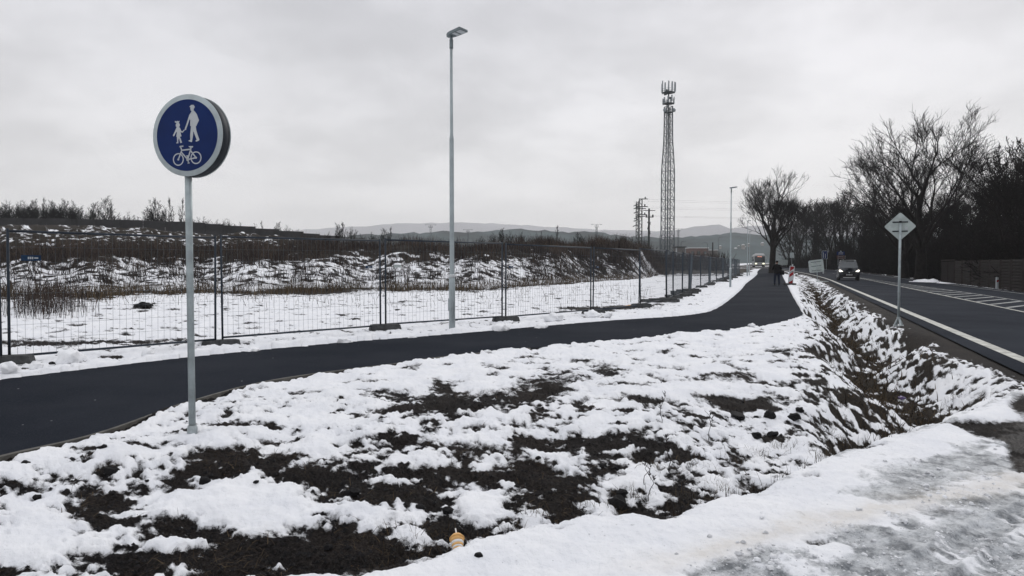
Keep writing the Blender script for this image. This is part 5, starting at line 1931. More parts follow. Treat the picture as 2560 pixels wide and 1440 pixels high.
# ------------------------------------------------------------------ precast fence on the right
def concrete_fence():
    ds = [65.7, 60.2, 57.5, 54.7, 52.1, 49.5, 46.9, 44.6, 42.3, 39.9, 37.5, 35.2]
    pts = []
    for d in ds:
        # on the line 13.0 m from the road frame
        x = (13.05 + RX * d) / RY
        pts.append(Vector((x, d, 0)))
    z0 = min(gz(p.x, p.y) for p in pts) - 0.05
    root = thing('concrete_fence', 'dark precast concrete fence of ribbed planks beyond the road', 'fence', (pts[1].x, pts[1].y, z0), 0)
    base = Vector((pts[1].x, pts[1].y, 0))
    H = 2.02
    pm = MB().box((0, 0, H / 2), (.16, .16, H + .1)).mesh('post', M['concrete'])
    for p in pts[1:]:
        link('post', pm, root, p - base)
    pr = random.Random(1)
    plank = MB()
    plank.prism([(-.03, 0), (.015, .01), (.04, .1), (.015, .185), (-.03, .195)], Matrix(((0, 0, 1, -.5), (1, 0, 0, 0), (0, 1, 0, 0), (0, 0, 0, 1))), 1.0)
    plank = plank.mesh('plank', M['concrete'])
    for a, b_ in zip(pts[1:-1], pts[2:]):
        d = b_ - a
        ang = math.atan2(d.y, d.x)
        for k in range(10):
            o = link('plank', plank, root, (a + b_) / 2 - base + Vector((0, 0, .02 + .2 * k + pr.uniform(-.004, .004))), (pr.gauss(0, .012), 0, ang + math.pi))
            o.scale = (d.length - .17, 1, 1)
    a, b_ = pts[0], pts[1]
    d = (b_ - a)
    gt = thing('sheet_gate', 'brown sheet metal gate in a frame at the end of the concrete fence', 'gate', (a.x, a.y, z0), math.atan2(d.y, d.x))
    L = d.length
    for xx in (0.06, L - .15):
        MB().box((xx, 0, H / 2 + .06), (.1, .1, H + .12)).build('post', M['concrete'], gt)
    MB().box((L / 2 - .05, 0, H + .07), (L - .32, .08, .08)).build('top_rail', M['concrete'], gt)
    for k in range(2):
        xx = L * (.25 + .5 * k) - .04
        lf = MB()
        lf.box((xx, 0, H / 2), (L / 2 - .2, .03, H - .12))
        g = lf.build('gate_leaf', M['rust'], gt)
        rb = MB()
        for j in range(9):
            rb.box((xx - L / 4 + .25 + j * .29, -.022, H / 2), (.05, .012, H - .16))
        rb.build('sheet_rib', M['rust'], g)
    # snow ridge below the gate
    sb = random.Random(9)
    for i, (px, py, w_, h_) in enumerate(((2322, 699, 1.5, .42), (2340, 704, 1.6, .18), (2363, 706, 1.3, .2), (2300, 695, 1.4, .2))):
        dd = 62 - i * .5
        x, y, z = at_px(px, 62.5 if px < 2345 else 59)
        o = link('snow_heap', SN[i % 5], None, (x, y, z + .03), (0, 0, -1.0))
        o.scale = (w_ * .8, .5, h_)
        tag(o, ('tallest low heap of old snow at the road edge near the gate', 'flat snow heap beside the tallest one near the gate', 'snow heap right in front of the sheet gate', 'snow heap farthest from the sheet gate along the road')[i], 'snow heap', 'snow heaps near the gate')


concrete_fence()


# ------------------------------------------------------------------ wall on the rise
def boundary_wall():
    pts = [(-260, 96), (-120, 96), (0, 96.5), (120, 97.5), (240, 99), (360, 101), (470, 103), (560, 106), (640, 109), (700, 112), (760, 115), (800, 118), (850, 122)]
    tops = [543, 544, 545, 546, 548, 551, 555, 561, 569, 575, 581, 586, 592]
    root = None
    pr = random.Random(3)
    for i in range(len(pts) - 1):
        n = max(1, int((pts[i + 1][0] - pts[i][0]) / 42))
        for j in range(n):
            q = []
            for u in (j / n, (j + 1) / n):
                px = pts[i][0] + (pts[i + 1][0] - pts[i][0]) * u
                d = pts[i][1] + (pts[i + 1][1] - pts[i][1]) * u
                tp = tops[i] + (tops[i + 1] - tops[i]) * u
                q.append((px, d, tp))
            px, d, tp = [(a + b_) / 2 for a, b_ in zip(*q)]
            x0, y0 = (q[0][0] - 1280) / F_PX * q[0][1], q[0][1]
            x1, y1 = (q[1][0] - 1280) / F_PX * q[1][1], q[1][1]
            if root is None:
                root = thing('boundary_wall', 'long grey panel wall running along the rise below the bare trees', 'wall', (x0, y0, gz(x0, y0)))
            zt = float(PD(px, round(tp), d)[2])
            zb = min(gz(x0, y0), gz(x1, y1)) - .4
            c = Vector(((x0 + x1) / 2, (y0 + y1) / 2, (zt + zb) / 2)) - Vector(root.location)
            L = math.hypot(x1 - x0, y1 - y0)
            b = MB().box((0, 0, 0), (L - .03, .14, zt - zb))
            o = b.build('wall_panel', M['concrete_wall'], root, False, c)
            o.rotation_euler = (pr.gauss(0, .01), 0, math.atan2(y1 - y0, x1 - x0))


boundary_wall()


# ------------------------------------------------------------------ telecom tower, pylons, masts
def telecom_tower():
    d = 200.0
    x = (1668 - 1280) / F_PX * d
    z = gz(x, d)
    t = thing('telecom_tower', 'tall steel lattice telecom tower with clusters of antennas at the top', 'tower', (x, d, z), 0.22)
    f = lambda py: E + (660 - py) / F_PX * d - z
    zs = [0.0] + [f(py) for py in (640, 617, 593.5, 570.5, 547, 523, 499.5, 476, 452.5, 429, 406, 383, 359, 336, 313, 290, 270)]

    def hw(zz):
        py = 660 - (zz + z - E) * F_PX / d
        w = float(np.interp(py, (290, 352, 425, 700), (7.6, 8.0, 11.8, 12.4)))
        return w / F_PX * d
    for sx_, sy_ in ((-1, -1), (1, -1), (1, 1), (-1, 1)):
        pts = [(sx_ * hw(q), sy_ * hw(q), q) for q in zs]
        MB().tube(pts, 0.16, 6).build('leg', M['steel_far'], t)
    for k in range(1, len(zs)):
        a, b_ = zs[k - 1], zs[k]
        wa, wb = hw(a), hw(b_)
        br = MB()
        ca = [(-wa, -wa), (wa, -wa), (wa, wa), (-wa, wa)]
        cb = [(-wb, -wb), (wb, -wb), (wb, wb), (-wb, wb)]
        for j in range(4):
            j2 = (j + 1) % 4
            br.bar((*ca[j], a), (*cb[j2], b_), .085)
            br.bar((*ca[j2], a), (*cb[j], b_), .085)
            br.bar((*cb[j], b_), (*cb[j2], b_), .11)
        br.build('brace', M['steel_far'], t)
    top = f(212)
    MB().box((0, 0, top / 2), (.28, .28, top)).build('cable_ladder', M['steel_far'], t)
    for py, r in ((285, 1.25), (263, 1.65), (236, 1.75)):
        zz = f(py)
        MB().lathe([(r, zz), (r, zz + .12)], 12).build('platform', M['steel_far'], t)
        rl = MB()
        for h in (.5, 1.0):
            for k in range(12):
                a0, a1 = k * math.pi / 6, (k + 1) * math.pi / 6
                rl.bar((math.cos(a0) * r, math.sin(a0) * r, zz + h), (math.cos(a1) * r, math.sin(a1) * r, zz + h), .05)
        rl.build('platform_rail', M['steel_far'], t)
    ar = random.Random(8)
    pa = MB().box((0, 0, 0), (.36, .16, 2.5)).mesh('antenna', M['antenna'])
    ps = MB().box((0, 0, 0), (.34, .2, 1.7)).mesh('antenna', M['antenna'])
    for k in range(12):
        a = k * math.pi / 6 + .1
        link('antenna', pa, t, (math.cos(a) * 1.95, math.sin(a) * 1.95, f(224) + ar.uniform(-.25, .6)), (0, 0, a + math.pi / 2))
    for k in range(9):
        a = k * 2 * math.pi / 9
        link('antenna', ps, t, (math.cos(a) * 1.6, math.sin(a) * 1.6, f(254) + ar.uniform(-.4, .4)), (0, 0, a + math.pi / 2))
    for k in range(9):
        a = ar.uniform(0, 6.28)
        zz = f(ar.choice((232, 240, 247, 256)))
        MB().box((math.cos(a) * 1.1, math.sin(a) * 1.1, zz), (.4, .3, .6)).build('radio_unit', M['steel_far'], t)
    for sx_, py in ((-1, 280), (1, 279)):
        m = Matrix.Translation((sx_ * 1.35, -.5, f(py))) @ Matrix.Rotation(rad(90), 4, 'X')
        MB().lathe([(.55, 0), (.55, .25), (.3, .45)], 16, m).build('dish', M['antenna'], t, True)
    # equipment and hut
    hx, hy, hz_ = at_px(1697, 186)
    h = thing('utility_hut', 'pale small hut with a dark flat roof at the foot of the telecom tower', 'hut', (hx, hy, hz_))
    zt = E + (660 - 619) / F_PX * 186 - hz_
    MB().box((0, 0, zt / 2), (2.5, 2.5, zt)).build('wall', M['hut'], h)
    MB().box((.05, -.1, zt + .12), (3.1, 3.1, .24)).build('roof', M['black'], h)
    MB().box((-1.0, -1.27, zt - 1.3), (.35, .03, 2.4)).build('white_corner', M['white'], h)
    MB().box((.4, -1.27, zt / 2 - .5), (.9, .03, 2.0)).build('door', M['galv'], h)


telecom_tower()


def lattice(b, p, w, z0, z1, n, t):
    for sx_, sy_ in ((-1, -1), (1, -1), (1, 1), (-1, 1)):
        b.bar((p[0] + sx_ * w, p[1] + sy_ * w, z0), (p[0] + sx_ * w, p[1] + sy_ * w, z1), t)
    for k in range(n):
        a, c = z0 + (z1 - z0) * k / n, z0 + (z1 - z0) * (k + 1) / n
        s = 1 if k % 2 else -1
        for yy in (-w, w):
            b.bar((p[0] - s * w, p[1] + yy, a), (p[0] + s * w, p[1] + yy, c), t * .6)
        for xx in (-w, w):
            b.bar((p[0] + xx, p[1] - s * w, a), (p[0] + xx, p[1] + s * w, c), t * .6)


def pylon():
    d = 185.0
    x = (1600 - 1280) / F_PX * d
    z = gz(x, d)
    f = lambda py: E + (660 - py) / F_PX * d - z
    g = lambda px: (px - 1600) / F_PX * d
    t = thing('power_pylon', 'dark lattice power pylon with staggered cross arms left of the telecom tower', 'pylon', (x, d, z))
    for cx_, top, w in ((g(1600.5), 497, .36), (g(1592), 504, .26)):
        b = MB()
        lattice(b, (cx_, 0), w, 0, f(top), 16, .11)
        b.build('lattice_mast', M['steel_dark'], t)
    for a, c, py in ((1596, 1618, 498), (1588, 1618, 517), (1588, 1614, 522), (1588, 1616, 537), (1588, 1612, 541)):
        MB().bar((g(a), 0, f(py)), (g(c), 0, f(py)), .2).build('cross_arm', M['steel_dark'], t)
    for px, py in ((1590, 513), (1590, 520), (1590, 531), (1591, 545), (1590, 551), (1588, 564)):
        MB().bar((g(px) - .7, -.2, f(py) - .25), (g(px) + .5, .1, f(py) + .2), .3, .22).build('insulator', M['steel_dark'], t)
    for px, py in ((1612, 495), (1611, 513), (1611, 534)):
        MB().tube([(g(px), 0, f(py + 4)), (g(px), 0, f(py - 2))], .16, 6).build('insulator', M['steel_dark'], t)
    d2 = 178.0
    x2 = (1621.5 - 1280) / F_PX * d2
    z2 = gz(x2, d2)
    f2 = lambda py: E + (660 - py) / F_PX * d2 - z2
    g2 = lambda px: (px - 1621.5) / F_PX * d2
    t2 = thing('transformer_pole', 'dark single power pole with cross bars between pylon and telecom tower', 'power pole', (x2, d2, z2))
    MB().tube([(0, 0, -.2), (0, 0, f2(522))], [.3, .22], 8).build('pole', M['steel_dark'], t2)
    MB().bar((g2(1607), 0, f2(526.5)), (g2(1637), 0, f2(526.5)), .16).build('cross_arm', M['steel_dark'], t2)
    MB().bar((g2(1613), 0, f2(543)), (g2(1632), 0, f2(543)), .2).build('cross_arm', M['steel_dark'], t2)
    MB().bar((g2(1617), 0, f2(556)), (g2(1626), 0, f2(556)), .16).build('cross_arm', M['steel_dark'], t2)
    for px in (1615, 1631):
        MB().tube([(g2(px), 0, f2(543)), (g2(px), 0, f2(537))], .2, 6).build('insulator', M['steel_dark'], t2)
    for k in range(7):
        a = k * 1.1
        MB().box((math.cos(a) * .3, math.sin(a) * .3, f2(560 + k * 4)), (.25, .2, .3)).build('pole_fitting', M['steel_dark'], t2)
    # wires to the right
    for py, py2 in ((498, 505), (503, 507), (517, 520), (521, 524), (538, 543), (541, 545)):
        p0 = PD(1617, py, 185)
        p1 = PD(2080, py2, 230)
        c = []
        for k in range(13):
            u_ = k / 12
            q = p0 * (1 - u_) + p1 * u_
            c.append((q[0], q[1], q[2] - 1.1 * 4 * u_ * (1 - u_) * .35))
        o = MB().tube(c, .013, 4).build('power_cable', M['steel_dark'])
        tag(o, 'thin power cable strung from the pylon behind the telecom tower to the trees', 'cable', 'power cables from the pylon')


pylon()


def mast_mesh(H):
    b = MB()
    lattice(b, (0, 0), .42, 0, H * .93, 12, .12)
    a = b.mesh('lattice_mast', M['steel_far'])
    p = MB().lathe([(1.3, H * .93), (1.3, H * .93 + .15)], 10)
    for k in range(10):
        p.bar((math.cos(k * .628) * 1.3, math.sin(k * .628) * 1.3, H * .93), (math.cos(k * .628) * 1.3, math.sin(k * .628) * 1.3, H * .93 + 1.1), .07)
        p.bar((math.cos(k * .628) * 1.3, math.sin(k * .628) * 1.3, H * .93 + 1.1), (math.cos(k * .628 + .628) * 1.3, math.sin(k * .628 + .628) * 1.3, H * .93 + 1.1), .07)
    p = p.mesh('platform', M['steel_far'])
    c = MB().bar((-3.2, 0, H), (3.2, 0, H), .14).bar((0, 0, H * .93), (0, 0, H), .16).mesh('cross_bar', M['steel_far'])
    l = MB().box((0, 0, 0), (.9, .5, .3)).mesh('floodlight', M['lamp_head'])
    return a, p, c, l


MM = mast_mesh(28.0)
for px, top, lab in ((1077, 562, 'distant yard light mast with platform left of the nearest lamp post'), (1170, 574, 'short looking distant yard light mast right of the nearest lamp post'), (1491, 561, 'distant yard light mast with two lamp arms above the bank'), (1695, 572, 'distant yard light mast with round platform right of the telecom tower')):
    d = {1077: 330.0, 1170: 390.0, 1491: 330.0, 1695: 330.0}[px]
    x = (px - 1280) / F_PX * d
    zt = E + (660 - top) / F_PX * d
    zb = gz(x, d)
    t = thing('light_mast', lab, 'light mast', (x, d, zb), .2, 'yard light masts in the distance')
    s = (zt - zb) / 28.0
    t.scale = (s * 1.1, s * 1.1, s)
    for me, n in zip(MM[:3], ('lattice_mast', 'platform', 'cross_bar')):
        link(n, me, t)
    for xx in (-3.0, 3.0):
        link('floodlight', MM[3], t, (xx, 0, 27.9))

for i, (px, top, arm, lab) in enumerate(((1702, 603, 12, 'distant street light with curved arm right of the telecom tower'), (1768, 606, -14, 'distant street light whose arm points left'), (1796, 592, 17, 'distant street light with arm pointing right over the scrub'), (1648, 588, 8, 'distant street light peeking out left of the telecom tower'))):
    d = 250.0
    x = (px - 1280) / F_PX * d
    zb = gz(x, d)
    zt = E + (660 - top) / F_PX * d - zb
    t = thing('street_light', lab, 'street lamp', (x, d, zb), 0, 'distant street lights')
    MB().tube([(0, 0, -.1), (0, 0, zt - .6), (.2 * (1 if arm > 0 else -1), 0, zt - .15), (arm / F_PX * d * .6, 0, zt)], [.1, .08, .07, .06], 6).build('pole', M['steel_far'], t)
    MB().box((arm / F_PX * d * .8, 0, zt + .03), (.9, .3, .16)).build('lamp_head', M['lamp_head'], t)
x, y, z = at_px(1781, 230)
o = MB().tube([(0, 0, 0), (0, 0, E + (660 - 606) / F_PX * 230 - z)], [.25, .2], 6).build('wooden_pole', M['bark'], None, False, (x, y, z))
tag(o, 'plain dark pole standing alone in the scrub before the distant houses', 'pole')


def houses():
    hr = random.Random(6)
    for i, (px, py, wpx) in enumerate(((1832, 616, 10), (1846, 613, 9), (1857, 611, 12), (1862, 617, 12), (1870, 608, 10), (1838, 620, 14), (1905, 606, 12), (1852, 619, 10), (1800, 613, 8), (1788, 617, 8))):
        d = 775.0 + hr.uniform(-12, 12)
        x = (px - 1280) / F_PX * d
        zb = E + (660 - py - 6) / F_PX * d
        w = wpx * .6 / F_PX * d
        t = thing('house', 'pale distant house with snowy roof on the slope behind the bus', 'house', (x, d, zb), hr.uniform(-.5, .5), 'distant pale houses')
        h = 1.8
        MB().box((0, 0, h / 2 - 2), (w, w * .8, h + 4)).build('wall', M['house'], t)
        MB().prism([(-w * .58, 0), (w * .58, 0), (0, w * .38)], Matrix.Translation((0, w * .45, h + .002)) @ Matrix.Rotation(rad(90), 4, 'X'), w * .9).build('roof', M['houseroof'], t)
        b = MB()
        for k in (-.25, .25):
            MB().box((k * w, -w * .41, h * .55), (w * .16, .05, 1.2)).build('window', M['glass'], t)
    x, y, z = at_px(1742, 300)
    t = thing('brick_building', 'low reddish building with snowy flat roof right of the telecom tower', 'building', (x, y, z))
    zt = E + (660 - 621) / F_PX * 300 - z
    MB().box((0, 0, zt / 2), (8, 6, zt)).build('wall', M['brick'], t)
    MB().box((0, 0, zt + .16), (8.4, 6.4, .32)).build('roof', M['houseroof'], t)
    for k in (-2.6, 0, 2.6):
        MB().box((k, -3.02, zt - 2.0), (1.2, .05, 1.4)).build('window', M['glass'], t)
    x, y, z = at_px(1777, 320)
    t = thing('low_shed', 'long low distant shed with white snowy roof behind the scrub', 'shed', (x, y, z))
    zt = E + (660 - 626) / F_PX * 320 - z
    MB().box((0, 0, zt / 2), (5, 4, zt)).build('wall', M['hut'], t)
    MB().box((0, 0, zt + .12), (5.6, 4.6, .24)).build('roof', M['houseroof'], t)


houses()


# ------------------------------------------------------------------ vehicles
def loft(sections, cap=True):
    """sections: list of (y, [(x, z), ...]) half outlines from the sill up to the middle of the roof; mirrored"""
    rings = []
    for yv, half in sections:
        full = [(-x_, z_) for x_, z_ in half] + [(x_, z_) for x_, z_ in half[::-1]]
        rings.append([(x_, yv, z_) for x_, z_ in full])
    n = len(rings[0])
    vs = [p for r in rings for p in r]
    fs = []
    for i in range(len(rings) - 1):
        for j in range(n - 1):
            fs.append((i * n + j, (i + 1) * n + j, (i + 1) * n + j + 1, i * n + j + 1))
        fs.append((i * n + n - 1, (i + 1) * n + n - 1, (i + 1) * n, i * n))
    fs.append(tuple(range(n)))
    fs.append(tuple(range(len(vs) - 1, len(vs) - n - 1, -1)))
    return MB().add(vs, fs)


def wheel(parent, x, y, r, w):
    m = Matrix.Translation((x, y, r)) @ Matrix.Rotation(rad(90), 4, 'Y')
    t = MB().lathe([(r * .66, -w / 2), (r * .93, -w / 2), (r, -w * .3), (r, w * .3), (r * .93, w / 2), (r * .66, w / 2)], 20, m).build('wheel', M['rubber'], parent, True)
    s = 1 if x > 0 else -1
    m2 = Matrix.Translation((x + s * (w / 2 - .005), y, r)) @ Matrix.Rotation(rad(90) * s, 4, 'Y')
    MB().lathe([(r * .64, -.02), (r * .62, .012), (r * .2, .012), (r * .16, .02)], 14, m2).build('rim', M['chrome'], t, True)


def van():
    # front of the car looks along local -y
    p = road_pt(71.4, 5.0)
    x, y, z = at_px(2123, 64.2)
    s, off = road_so(np.array([x]), np.array([y]))
    z = float(road_z(s, off)[0]) + .001
    t = thing('dark_van', 'dark blue family van with headlamps on, driving towards the viewer', 'van', (x, y, z), math.atan2(-RX, RY) - 0.02)
    W2 = .90
    low, up_ = [], []
    secs = [
     (0.00, [(.60, .32), (.70, .36), (.74, .55), (.74, .72), (.66, .80), (.0, .84)]),
     (0.10, [(.74, .24), (.83, .30), (.86, .55), (.86, .80), (.76, .93), (.0, .97)]),
     (0.45, [(.80, .20), (.88, .28), (.90, .58), (.89, .92), (.78, 1.02), (.0, 1.06)]),
     (1.10, [(.82, .20), (.90, .28), (.91, .60), (.90, .98), (.78, 1.12), (.0, 1.16)]),
     (1.60, [(.82, .20), (.90, .28), (.915, .62), (.90, 1.02), (.76, 1.42), (.0, 1.46)]),
     (2.05, [(.82, .20), (.90, .28), (.915, .62), (.90, 1.04), (.70, 1.74), (.0, 1.79)]),
     (2.90, [(.82, .20), (.90, .28), (.915, .62), (.90, 1.04), (.70, 1.79), (.0, 1.83)]),
     (4.10, [(.82, .20), (.90, .28), (.91, .62), (.89, 1.04), (.69, 1.77), (.0, 1.80)]),
     (4.36, [(.78, .25), (.86, .32), (.87, .62), (.85, 1.02), (.62, 1.62), (.0, 1.66)])]
    loft(secs).build('body', M['car'], t, True)
    # windscreen: a thin shell on the raked front, windows on the flanks
    def quad(name, m, pts, th, nrm_):
        n_ = Vector(nrm_).normalized() * th
        vs = [Vector(q) for q in pts] + [Vector(q) + n_ for q in pts]
        k = len(pts)
        fs = [tuple(range(k - 1, -1, -1)), tuple(range(k, 2 * k))] + [(i, (i + 1) % k, (i + 1) % k + k, i + k) for i in range(k)]
        return MB().add(vs, fs).build(name, m, t)
    quad('windscreen', M['glass'], [(-.77, 1.14, 1.145), (.77, 1.14, 1.145), (.74, 1.6, 1.44), (.66, 2.0, 1.735), (-.66, 2.0, 1.735), (-.74, 1.6, 1.44)], .035, (0, -.8, .6))
    for sd in (-1, 1):
        for y0, y1 in ((1.75, 2.5), (2.58, 3.35), (3.45, 4.1)):
            pts = [(sd * .885, y0, 1.10), (sd * .885, y1, 1.10), (sd * .735, y1 - (.0 if y1 > 3 else 0), 1.64), (sd * .735, y0 + (.28 if y0 < 2 else 0), 1.64)]
            quad('side_window', M['glass'], pts, .014, (sd, 0, .27))
        wheel(t, sd * .80, .86, .33, .2)
        wheel(t, sd * .80, 3.55, .33, .2)
        # lamps
        h = MB().prism([(0, 0), (.30, .05), (.36, .2), (.26, .24), (.02, .09)], Matrix.Translation((sd * .50, .065, .76)) @ Matrix.Diagonal((sd, 1, 1, 1)) @ Matrix.Rotation(rad(90), 4, 'X'), .05)
        h.build('headlight', M['head'], t)
        mir = MB().box((sd * 1.0, 1.45, 1.13), (.2, .14, .16)).box((sd * .92, 1.47, 1.07), (.12, .06, .05))
        mir.build('wing_mirror', M['black'], t)
        MB().tube([(sd * .64, 2.15, 1.80), (sd * .64, 2.25, 1.86), (sd * .63, 3.9, 1.86), (sd * .63, 4.0, 1.80)], .022, 6).build('roof_rail', M['chrome'], t)
    for yy in (2.5, 3.5):
        MB().box((0, yy, 1.885), (1.26, .06, .03)).build('roof_bar', M['chrome'], t)
    MB().box((0, -.012, .70), (1.02, .03, .17)).build('grille', M['black'], t)
    MB().prism([(-.07, .04), (-.03, .05), (0, .02), (.03, .05), (.07, .04), (.03, -.02), (0, -.05), (-.03, -.02)], Matrix.Translation((0, -.028, .74)) @ Matrix.Rotation(rad(90), 4, 'X'), .015).build('emblem', M['chrome'], t)
    MB().box((0, -.012, .42), (1.3, .03, .2)).build('bumper_intake', M['black'], t)
    pl = MB().box((0, -.034, .53), (.52, .016, .11)).build('number_plate', M['plate'], t)
    q = MB()
    for k in range(7):
        if k != 3:
            q.box((-.19 + k * .065, -.0435, .53), (.036, .003, .065))
    q.build('plate_print', M['black'], pl)
    MB().box((0, .02, .285), (1.0, .06, .07)).build('skid_plate', M['chrome'], t)
    for sd in (-1, 1):
        MB().bar((sd * .1 - .25, 1.18, 1.17), (sd * .1 + .3, 1.22, 1.2), .02).build('wiper', M['black'], t)


van()


def bus():
    s0 = 183.0
    p = road_pt(s0, 5.6)
    x, y = (1899 - 1280) / F_PX * 166.0, 166.0
    z = 0.83
    t = thing('bus', 'white public bus with lit headlamps and orange display coming round the bend', 'bus', (x, y, z), math.atan2(-(RX - .12), RY) * 0.55 - .14)
    W2 = 1.27
    L = 11.5
    b = loft([(0, [(1.05, .35), (1.18, .5), (1.2, 1.2), (1.17, 2.6), (1.0, 2.85), (0, 2.9)]), (.15, [(1.2, .32), (1.25, .5), (1.27, 1.2), (1.25, 2.7), (1.1, 2.95), (0, 3.0)]), (L - .2, [(1.2, .32), (1.25, .5), (1.27, 1.2), (1.25, 2.7), (1.1, 2.95), (0, 3.0)]), (L, [(1.1, .35), (1.2, .5), (1.22, 1.2), (1.2, 2.6), (1.0, 2.85), (0, 2.9)])])
    b.build('body', M['buswhite'], t)
    MB().box((0, -.01, 1.87), (2.28, .06, 1.45)).build('windscreen', M['glass'], t)
    d = MB().box((.0, -.05, 2.47), (1.15, .03, .24)).build('display', M['black'], t)
    q = MB()
    for k, w_ in ((-.36, .26), (.05, .3), (.38, .16)):
        q.box((k, -.068, 2.47), (w_, .008, .13))
    q.build('display_print', M['display'], d)
    for sd in (-1, 1):
        for k in range(6):
            MB().box((sd * 1.265, .9 + .85 + k * 1.75, 1.95), (.03, 1.66, 1.2)).build('side_window', M['glass'], t)
        MB().prism([(0, 0), (.42, .02), (.38, .2), (.1, .2)], Matrix.Translation((sd * .62, -.03, .72)) @ Matrix.Diagonal((sd, 1, 1, 1)) @ Matrix.Rotation(rad(90), 4, 'X'), .04).build('headlight', M['head_bus'], t)
        MB().box((sd * 1.45, -.3, 2.15), (.2, .12, .5)).box((sd * 1.35, -.2, 2.5), (.3, .3, .06)).build('wing_mirror', M['buswhite'], t)
        wheel(t, sd * 1.1, 2.5, .48, .3)
        wheel(t, sd * 1.1, 8.6, .48, .3)
    MB().box((0, -.02, .93), (1.1, .05, .22)).build('front_badge_panel', M['plate'], t)
    MB().box((0, -.02, .42), (1.9, .05, .14)).build('bumper_intake', M['black'], t)
    MB().box((0, 3.4, 3.12), (1.9, 3.0, .26)).build('roof_unit', M['houseroof'], t)
    MB().box((0, 6, 3.03), (2.2, 10.8, .06)).build('roof_snow', M['snow'], t)


bus()


# ------------------------------------------------------------------ person on the path
def skin_mesh(name, joints, edges, m, parent, sub=2, root=0):
    me = bpy.data.meshes.new(name)
    me.from_pydata([j[0] for j in joints], edges, [])
    o = link(name, me, parent)
    sk = o.modifiers.new('skin', 'SKIN')
    sk.use_smooth_shade = True
    if not me.skin_vertices:
        o.update_from_editmode() if False else None
        bpy.context.view_layer.objects.active = o
    for k, (co, r) in enumerate(joints):
        v = me.skin_vertices[0].data[k]
        v.radius = r if isinstance(r, tuple) else (r, r)
        v.use_root = (k == root)
    sb = o.modifiers.new('sub', 'SUBSURF')
    sb.levels = sb.render_levels = sub
    me.materials.append(m)
    return o


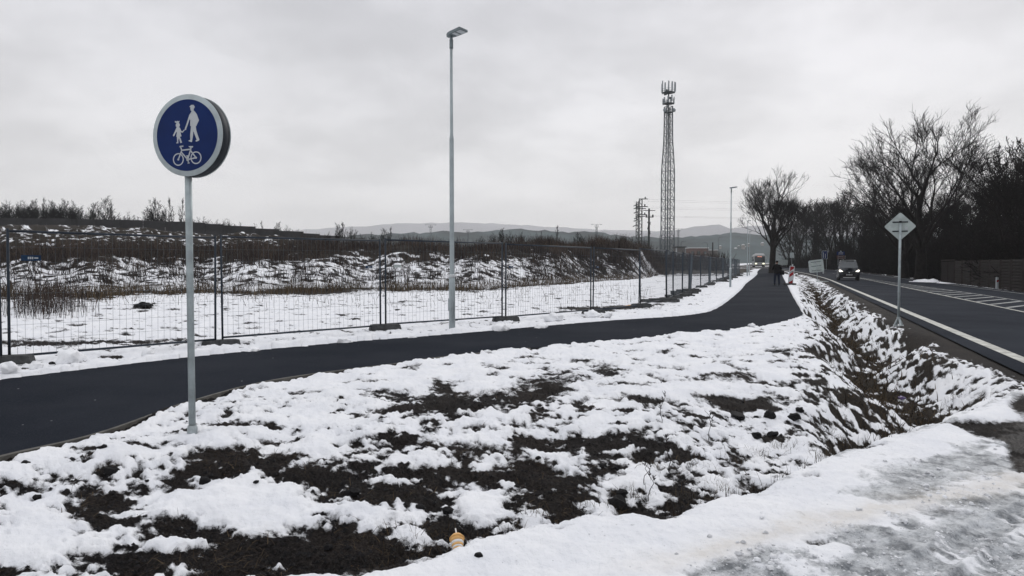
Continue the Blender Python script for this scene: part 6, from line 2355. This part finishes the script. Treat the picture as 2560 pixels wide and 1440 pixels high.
def person():
    p = P(1942, 713, 0.035)
    x, y = float(p[0]), float(p[1])
    z = float(rise(RX * x + RY * y)) + .036
    t = thing('person', 'person in black jacket and dark jeans seen from behind, black bag at the hip', 'person', (x, y, z), -.25)
    # looks along +y, away from the viewer; hands raised in front of the chest
    J, Ed = [], []

    def j(co, r):
        J.append((co, r))
        return len(J) - 1

    def e(*ids):
        for a, b_ in zip(ids[:-1], ids[1:]):
            Ed.append((a, b_))
    pel = j((0, 0, .93), (.10, .08))
    wai = j((0, 0, 1.08), (.11, .085))
    che = j((0, 0, 1.28), (.165, .115))
    nec = j((0, .01, 1.46), (.07, .07))
    nk2 = j((0, .03, 1.54), (.055, .055))
    hd = j((0, .045, 1.64), (.078, .095))
    hd2 = j((0, .045, 1.71), (.06, .075))
    e(pel, wai, che, nec, nk2, hd, hd2)
    hand_roots = []
    for s in (-1, 1):
        h = j((s * .1, 0, .84), .075)
        k = j((s * .135, .015, .49), .062)
        a = j((s * .15, -.02, .10), .042)
        f = j((s * .165, .10, .045), .038)
        f2 = j((s * .17, .19, .035), .028)
        e(pel, h, k, a, f, f2)
        sh = j((s * .19, 0, 1.40), .068)
        el = j((s * .29, .03, 1.13), .047)
        wr_ = j((s * .11, .27, 1.24), .032)
        pm = j((s * .085, .33, 1.29), (.036, .024))
        e(che, sh, el, wr_, pm)
        for q in range(4):
            b0 = j((s * (.085 - .018 * q + .02), .355, 1.32 + .012 * q - .02), .011)
            b1 = j((s * (.075 - .018 * q + .01), .385 - .004 * q, 1.345 + .01 * q - .02), .009)
            b2 = j((s * (.045 - .012 * q + .01), .385 - .008 * q, 1.36 + .01 * q - .02), .008)
            e(pm, b0, b1, b2)
        t0 = j((s * .06, .315, 1.31), .012)
        t1 = j((s * .035, .33, 1.34), .010)
        e(pm, t0, t1)
    skin_mesh('body', J, Ed, M['skin'], t, 1)
    # jacket
    J, Ed = [], []
    low = j((0, 0, .80), (.215, .17))
    hem = j((0, 0, .87), (.22, .17))
    a = j((0, 0, 1.0), (.205, .155))
    b_ = j((0, -.01, 1.18), (.20, .15))
    c = j((0, -.01, 1.36), (.19, .13))
    d = j((0, .0, 1.47), (.10, .09))
    col = j((0, .015, 1.53), (.078, .078))
    e(low, hem, a, b_, c, d, col)
    for s in (-1, 1):
        sh = j((s * .2, -.005, 1.40), .092)
        el = j((s * .31, .025, 1.12), .073)
        wr_ = j((s * .125, .25, 1.235), .052)
        e(c, sh, el, wr_)
    skin_mesh('jacket', J, Ed, M['jacket'], t, 2)
    J, Ed = [], []
    pel = j((0, 0, .92), (.16, .13))
    for s in (-1, 1):
        h = j((s * .105, 0, .80), .112)
        k = j((s * .137, .015, .48), .082)
        a = j((s * .152, -.015, .13), .066)
        a2 = j((s * .153, -.01, .07), .068)
        e(pel, h, k, a, a2)
    skin_mesh('trousers', J, Ed, M['jeans'], t, 2)
    for s in (-1, 1):
        J, Ed = [], []
        h = j((s * .15, -.055, .05), .052)
        m_ = j((s * .158, .05, .048), .050)
        tp = j((s * .17, .19, .036), .040)
        e(h, m_, tp)
        skin_mesh('shoe', J, Ed, M['black'], t, 2)
    hm = Matrix.Translation((0, .03, 1.665)) @ Matrix.Diagonal((.088, .105, .112, 1))
    pr = [(math.sin(q / 8 * math.pi * .62), math.cos(q / 8 * math.pi * .62)) for q in range(1, 9)]
    MB().lathe([(r_, z_) for r_, z_ in pr[::-1]], 18, hm).build('hair', M['hair'], t, True)
    for s in (-1, 1):
        MB().lathe([(.01, -.03), (.02, 0), (.01, .03)], 8, Matrix.Translation((s * .083, .045, 1.645))).build('ear', M['skin'], t, True)
    # bag at the right hip with a strap over the shoulder
    bag = thing('shoulder_bag', 'black shoulder bag hanging at the hip of the walking person', 'bag', (x + .32, y - .02, z + .93), -.25)
    bb = loft([(-.11, [(.10, -.16), (.15, -.12), (.16, .04), (.10, .11), (0, .12)]), (-.03, [(.14, -.19), (.20, -.13), (.20, .06), (.13, .15), (0, .16)]), (.06, [(.14, -.19), (.20, -.13), (.20, .06), (.13, .15), (0, .16)]), (.12, [(.10, -.16), (.15, -.12), (.16, .04), (.10, .11), (0, .12)])])
    bb.build('pouch', M['jacket'], bag, True)
    MB().tube([(-.12, -.06, .12), (-.3, -.14, .36), (-.46, -.1, .56), (-.5, .02, .60), (-.42, .16, .5), (-.2, .14, .25), (-.1, .06, .12)], .014, 6).build('strap', M['black'], bag)


person()


# ------------------------------------------------------------------ litter
def cup():
    p = P(1143, 1386, -.16)
    x, y = float(p[0]), float(p[1]) + .07
    z = gz(x, y)
    t = thing('paper_cup', 'orange and white striped paper cup lying tilted in the muddy hollow', 'cup', (x, y, max(z + .045, -.17)))
    ax = Vector((-.14, .80, .52)).normalized()
    q = ax.to_track_quat('Z', 'Y').to_matrix().to_4x4()
    sc = 1.0
    r = lambda u_: .027 + .016 * u_
    H = .082
    cuts = [0, .20, .34, .52, .72, 1.0]
    parts = ['o', 'w', 'o', 'w', 'o']
    for k in range(5):
        a, c = cuts[k], cuts[k + 1]
        prof = [(r(a), a * H), (r(c), c * H)]
        MB().lathe(prof, 28, q).build('cup_body' if parts[k] == 'o' else 'white_stripe', M['orange'] if parts[k] == 'o' else M['cupwhite'], t, True)
    MB().lathe([(.0465, H + .001), (.0465, H + .007), (.042, H + .013), (.030, H + .028), (.012, H + .034)], 28, q).build('lid', M['orange'], t, True)
    MB().tube([q @ Vector((0, 0, H)), q @ Vector((.002, .004, H + .06)), q @ Vector((.004, .006, H + .075))], .0045, 8).build('straw', M['cupwhite'], t)


cup()
p = P(2255, 985, -.5)
o = link('wrapper', lump_mesh('wrapper', 31, M['purple'], 2, .8, .4, 2.6), None, (p[0], p[1], gz(p[0], p[1]) + .02), (0.3, 0, .5))
o.scale = (.075, .045, .05)
tag(o, 'crumpled purple wrapper lying at the bottom of the ditch', 'litter')
# dark heap in the field
p = P(358, 770, 0)
t = thing('earth_heap', 'small dark heap of earth sticking out of the snowy field behind the fence', 'earth heap', (p[0], p[1], gz(p[0], p[1])))
for k, (dx, dz, r) in enumerate(((-.15, .04, .2), (.12, .05, .22), (0, .12, .16))):
    o = link('clod', ST[k], t, (dx, 0, dz))
    o.scale = (r, r * .8, r * .8)
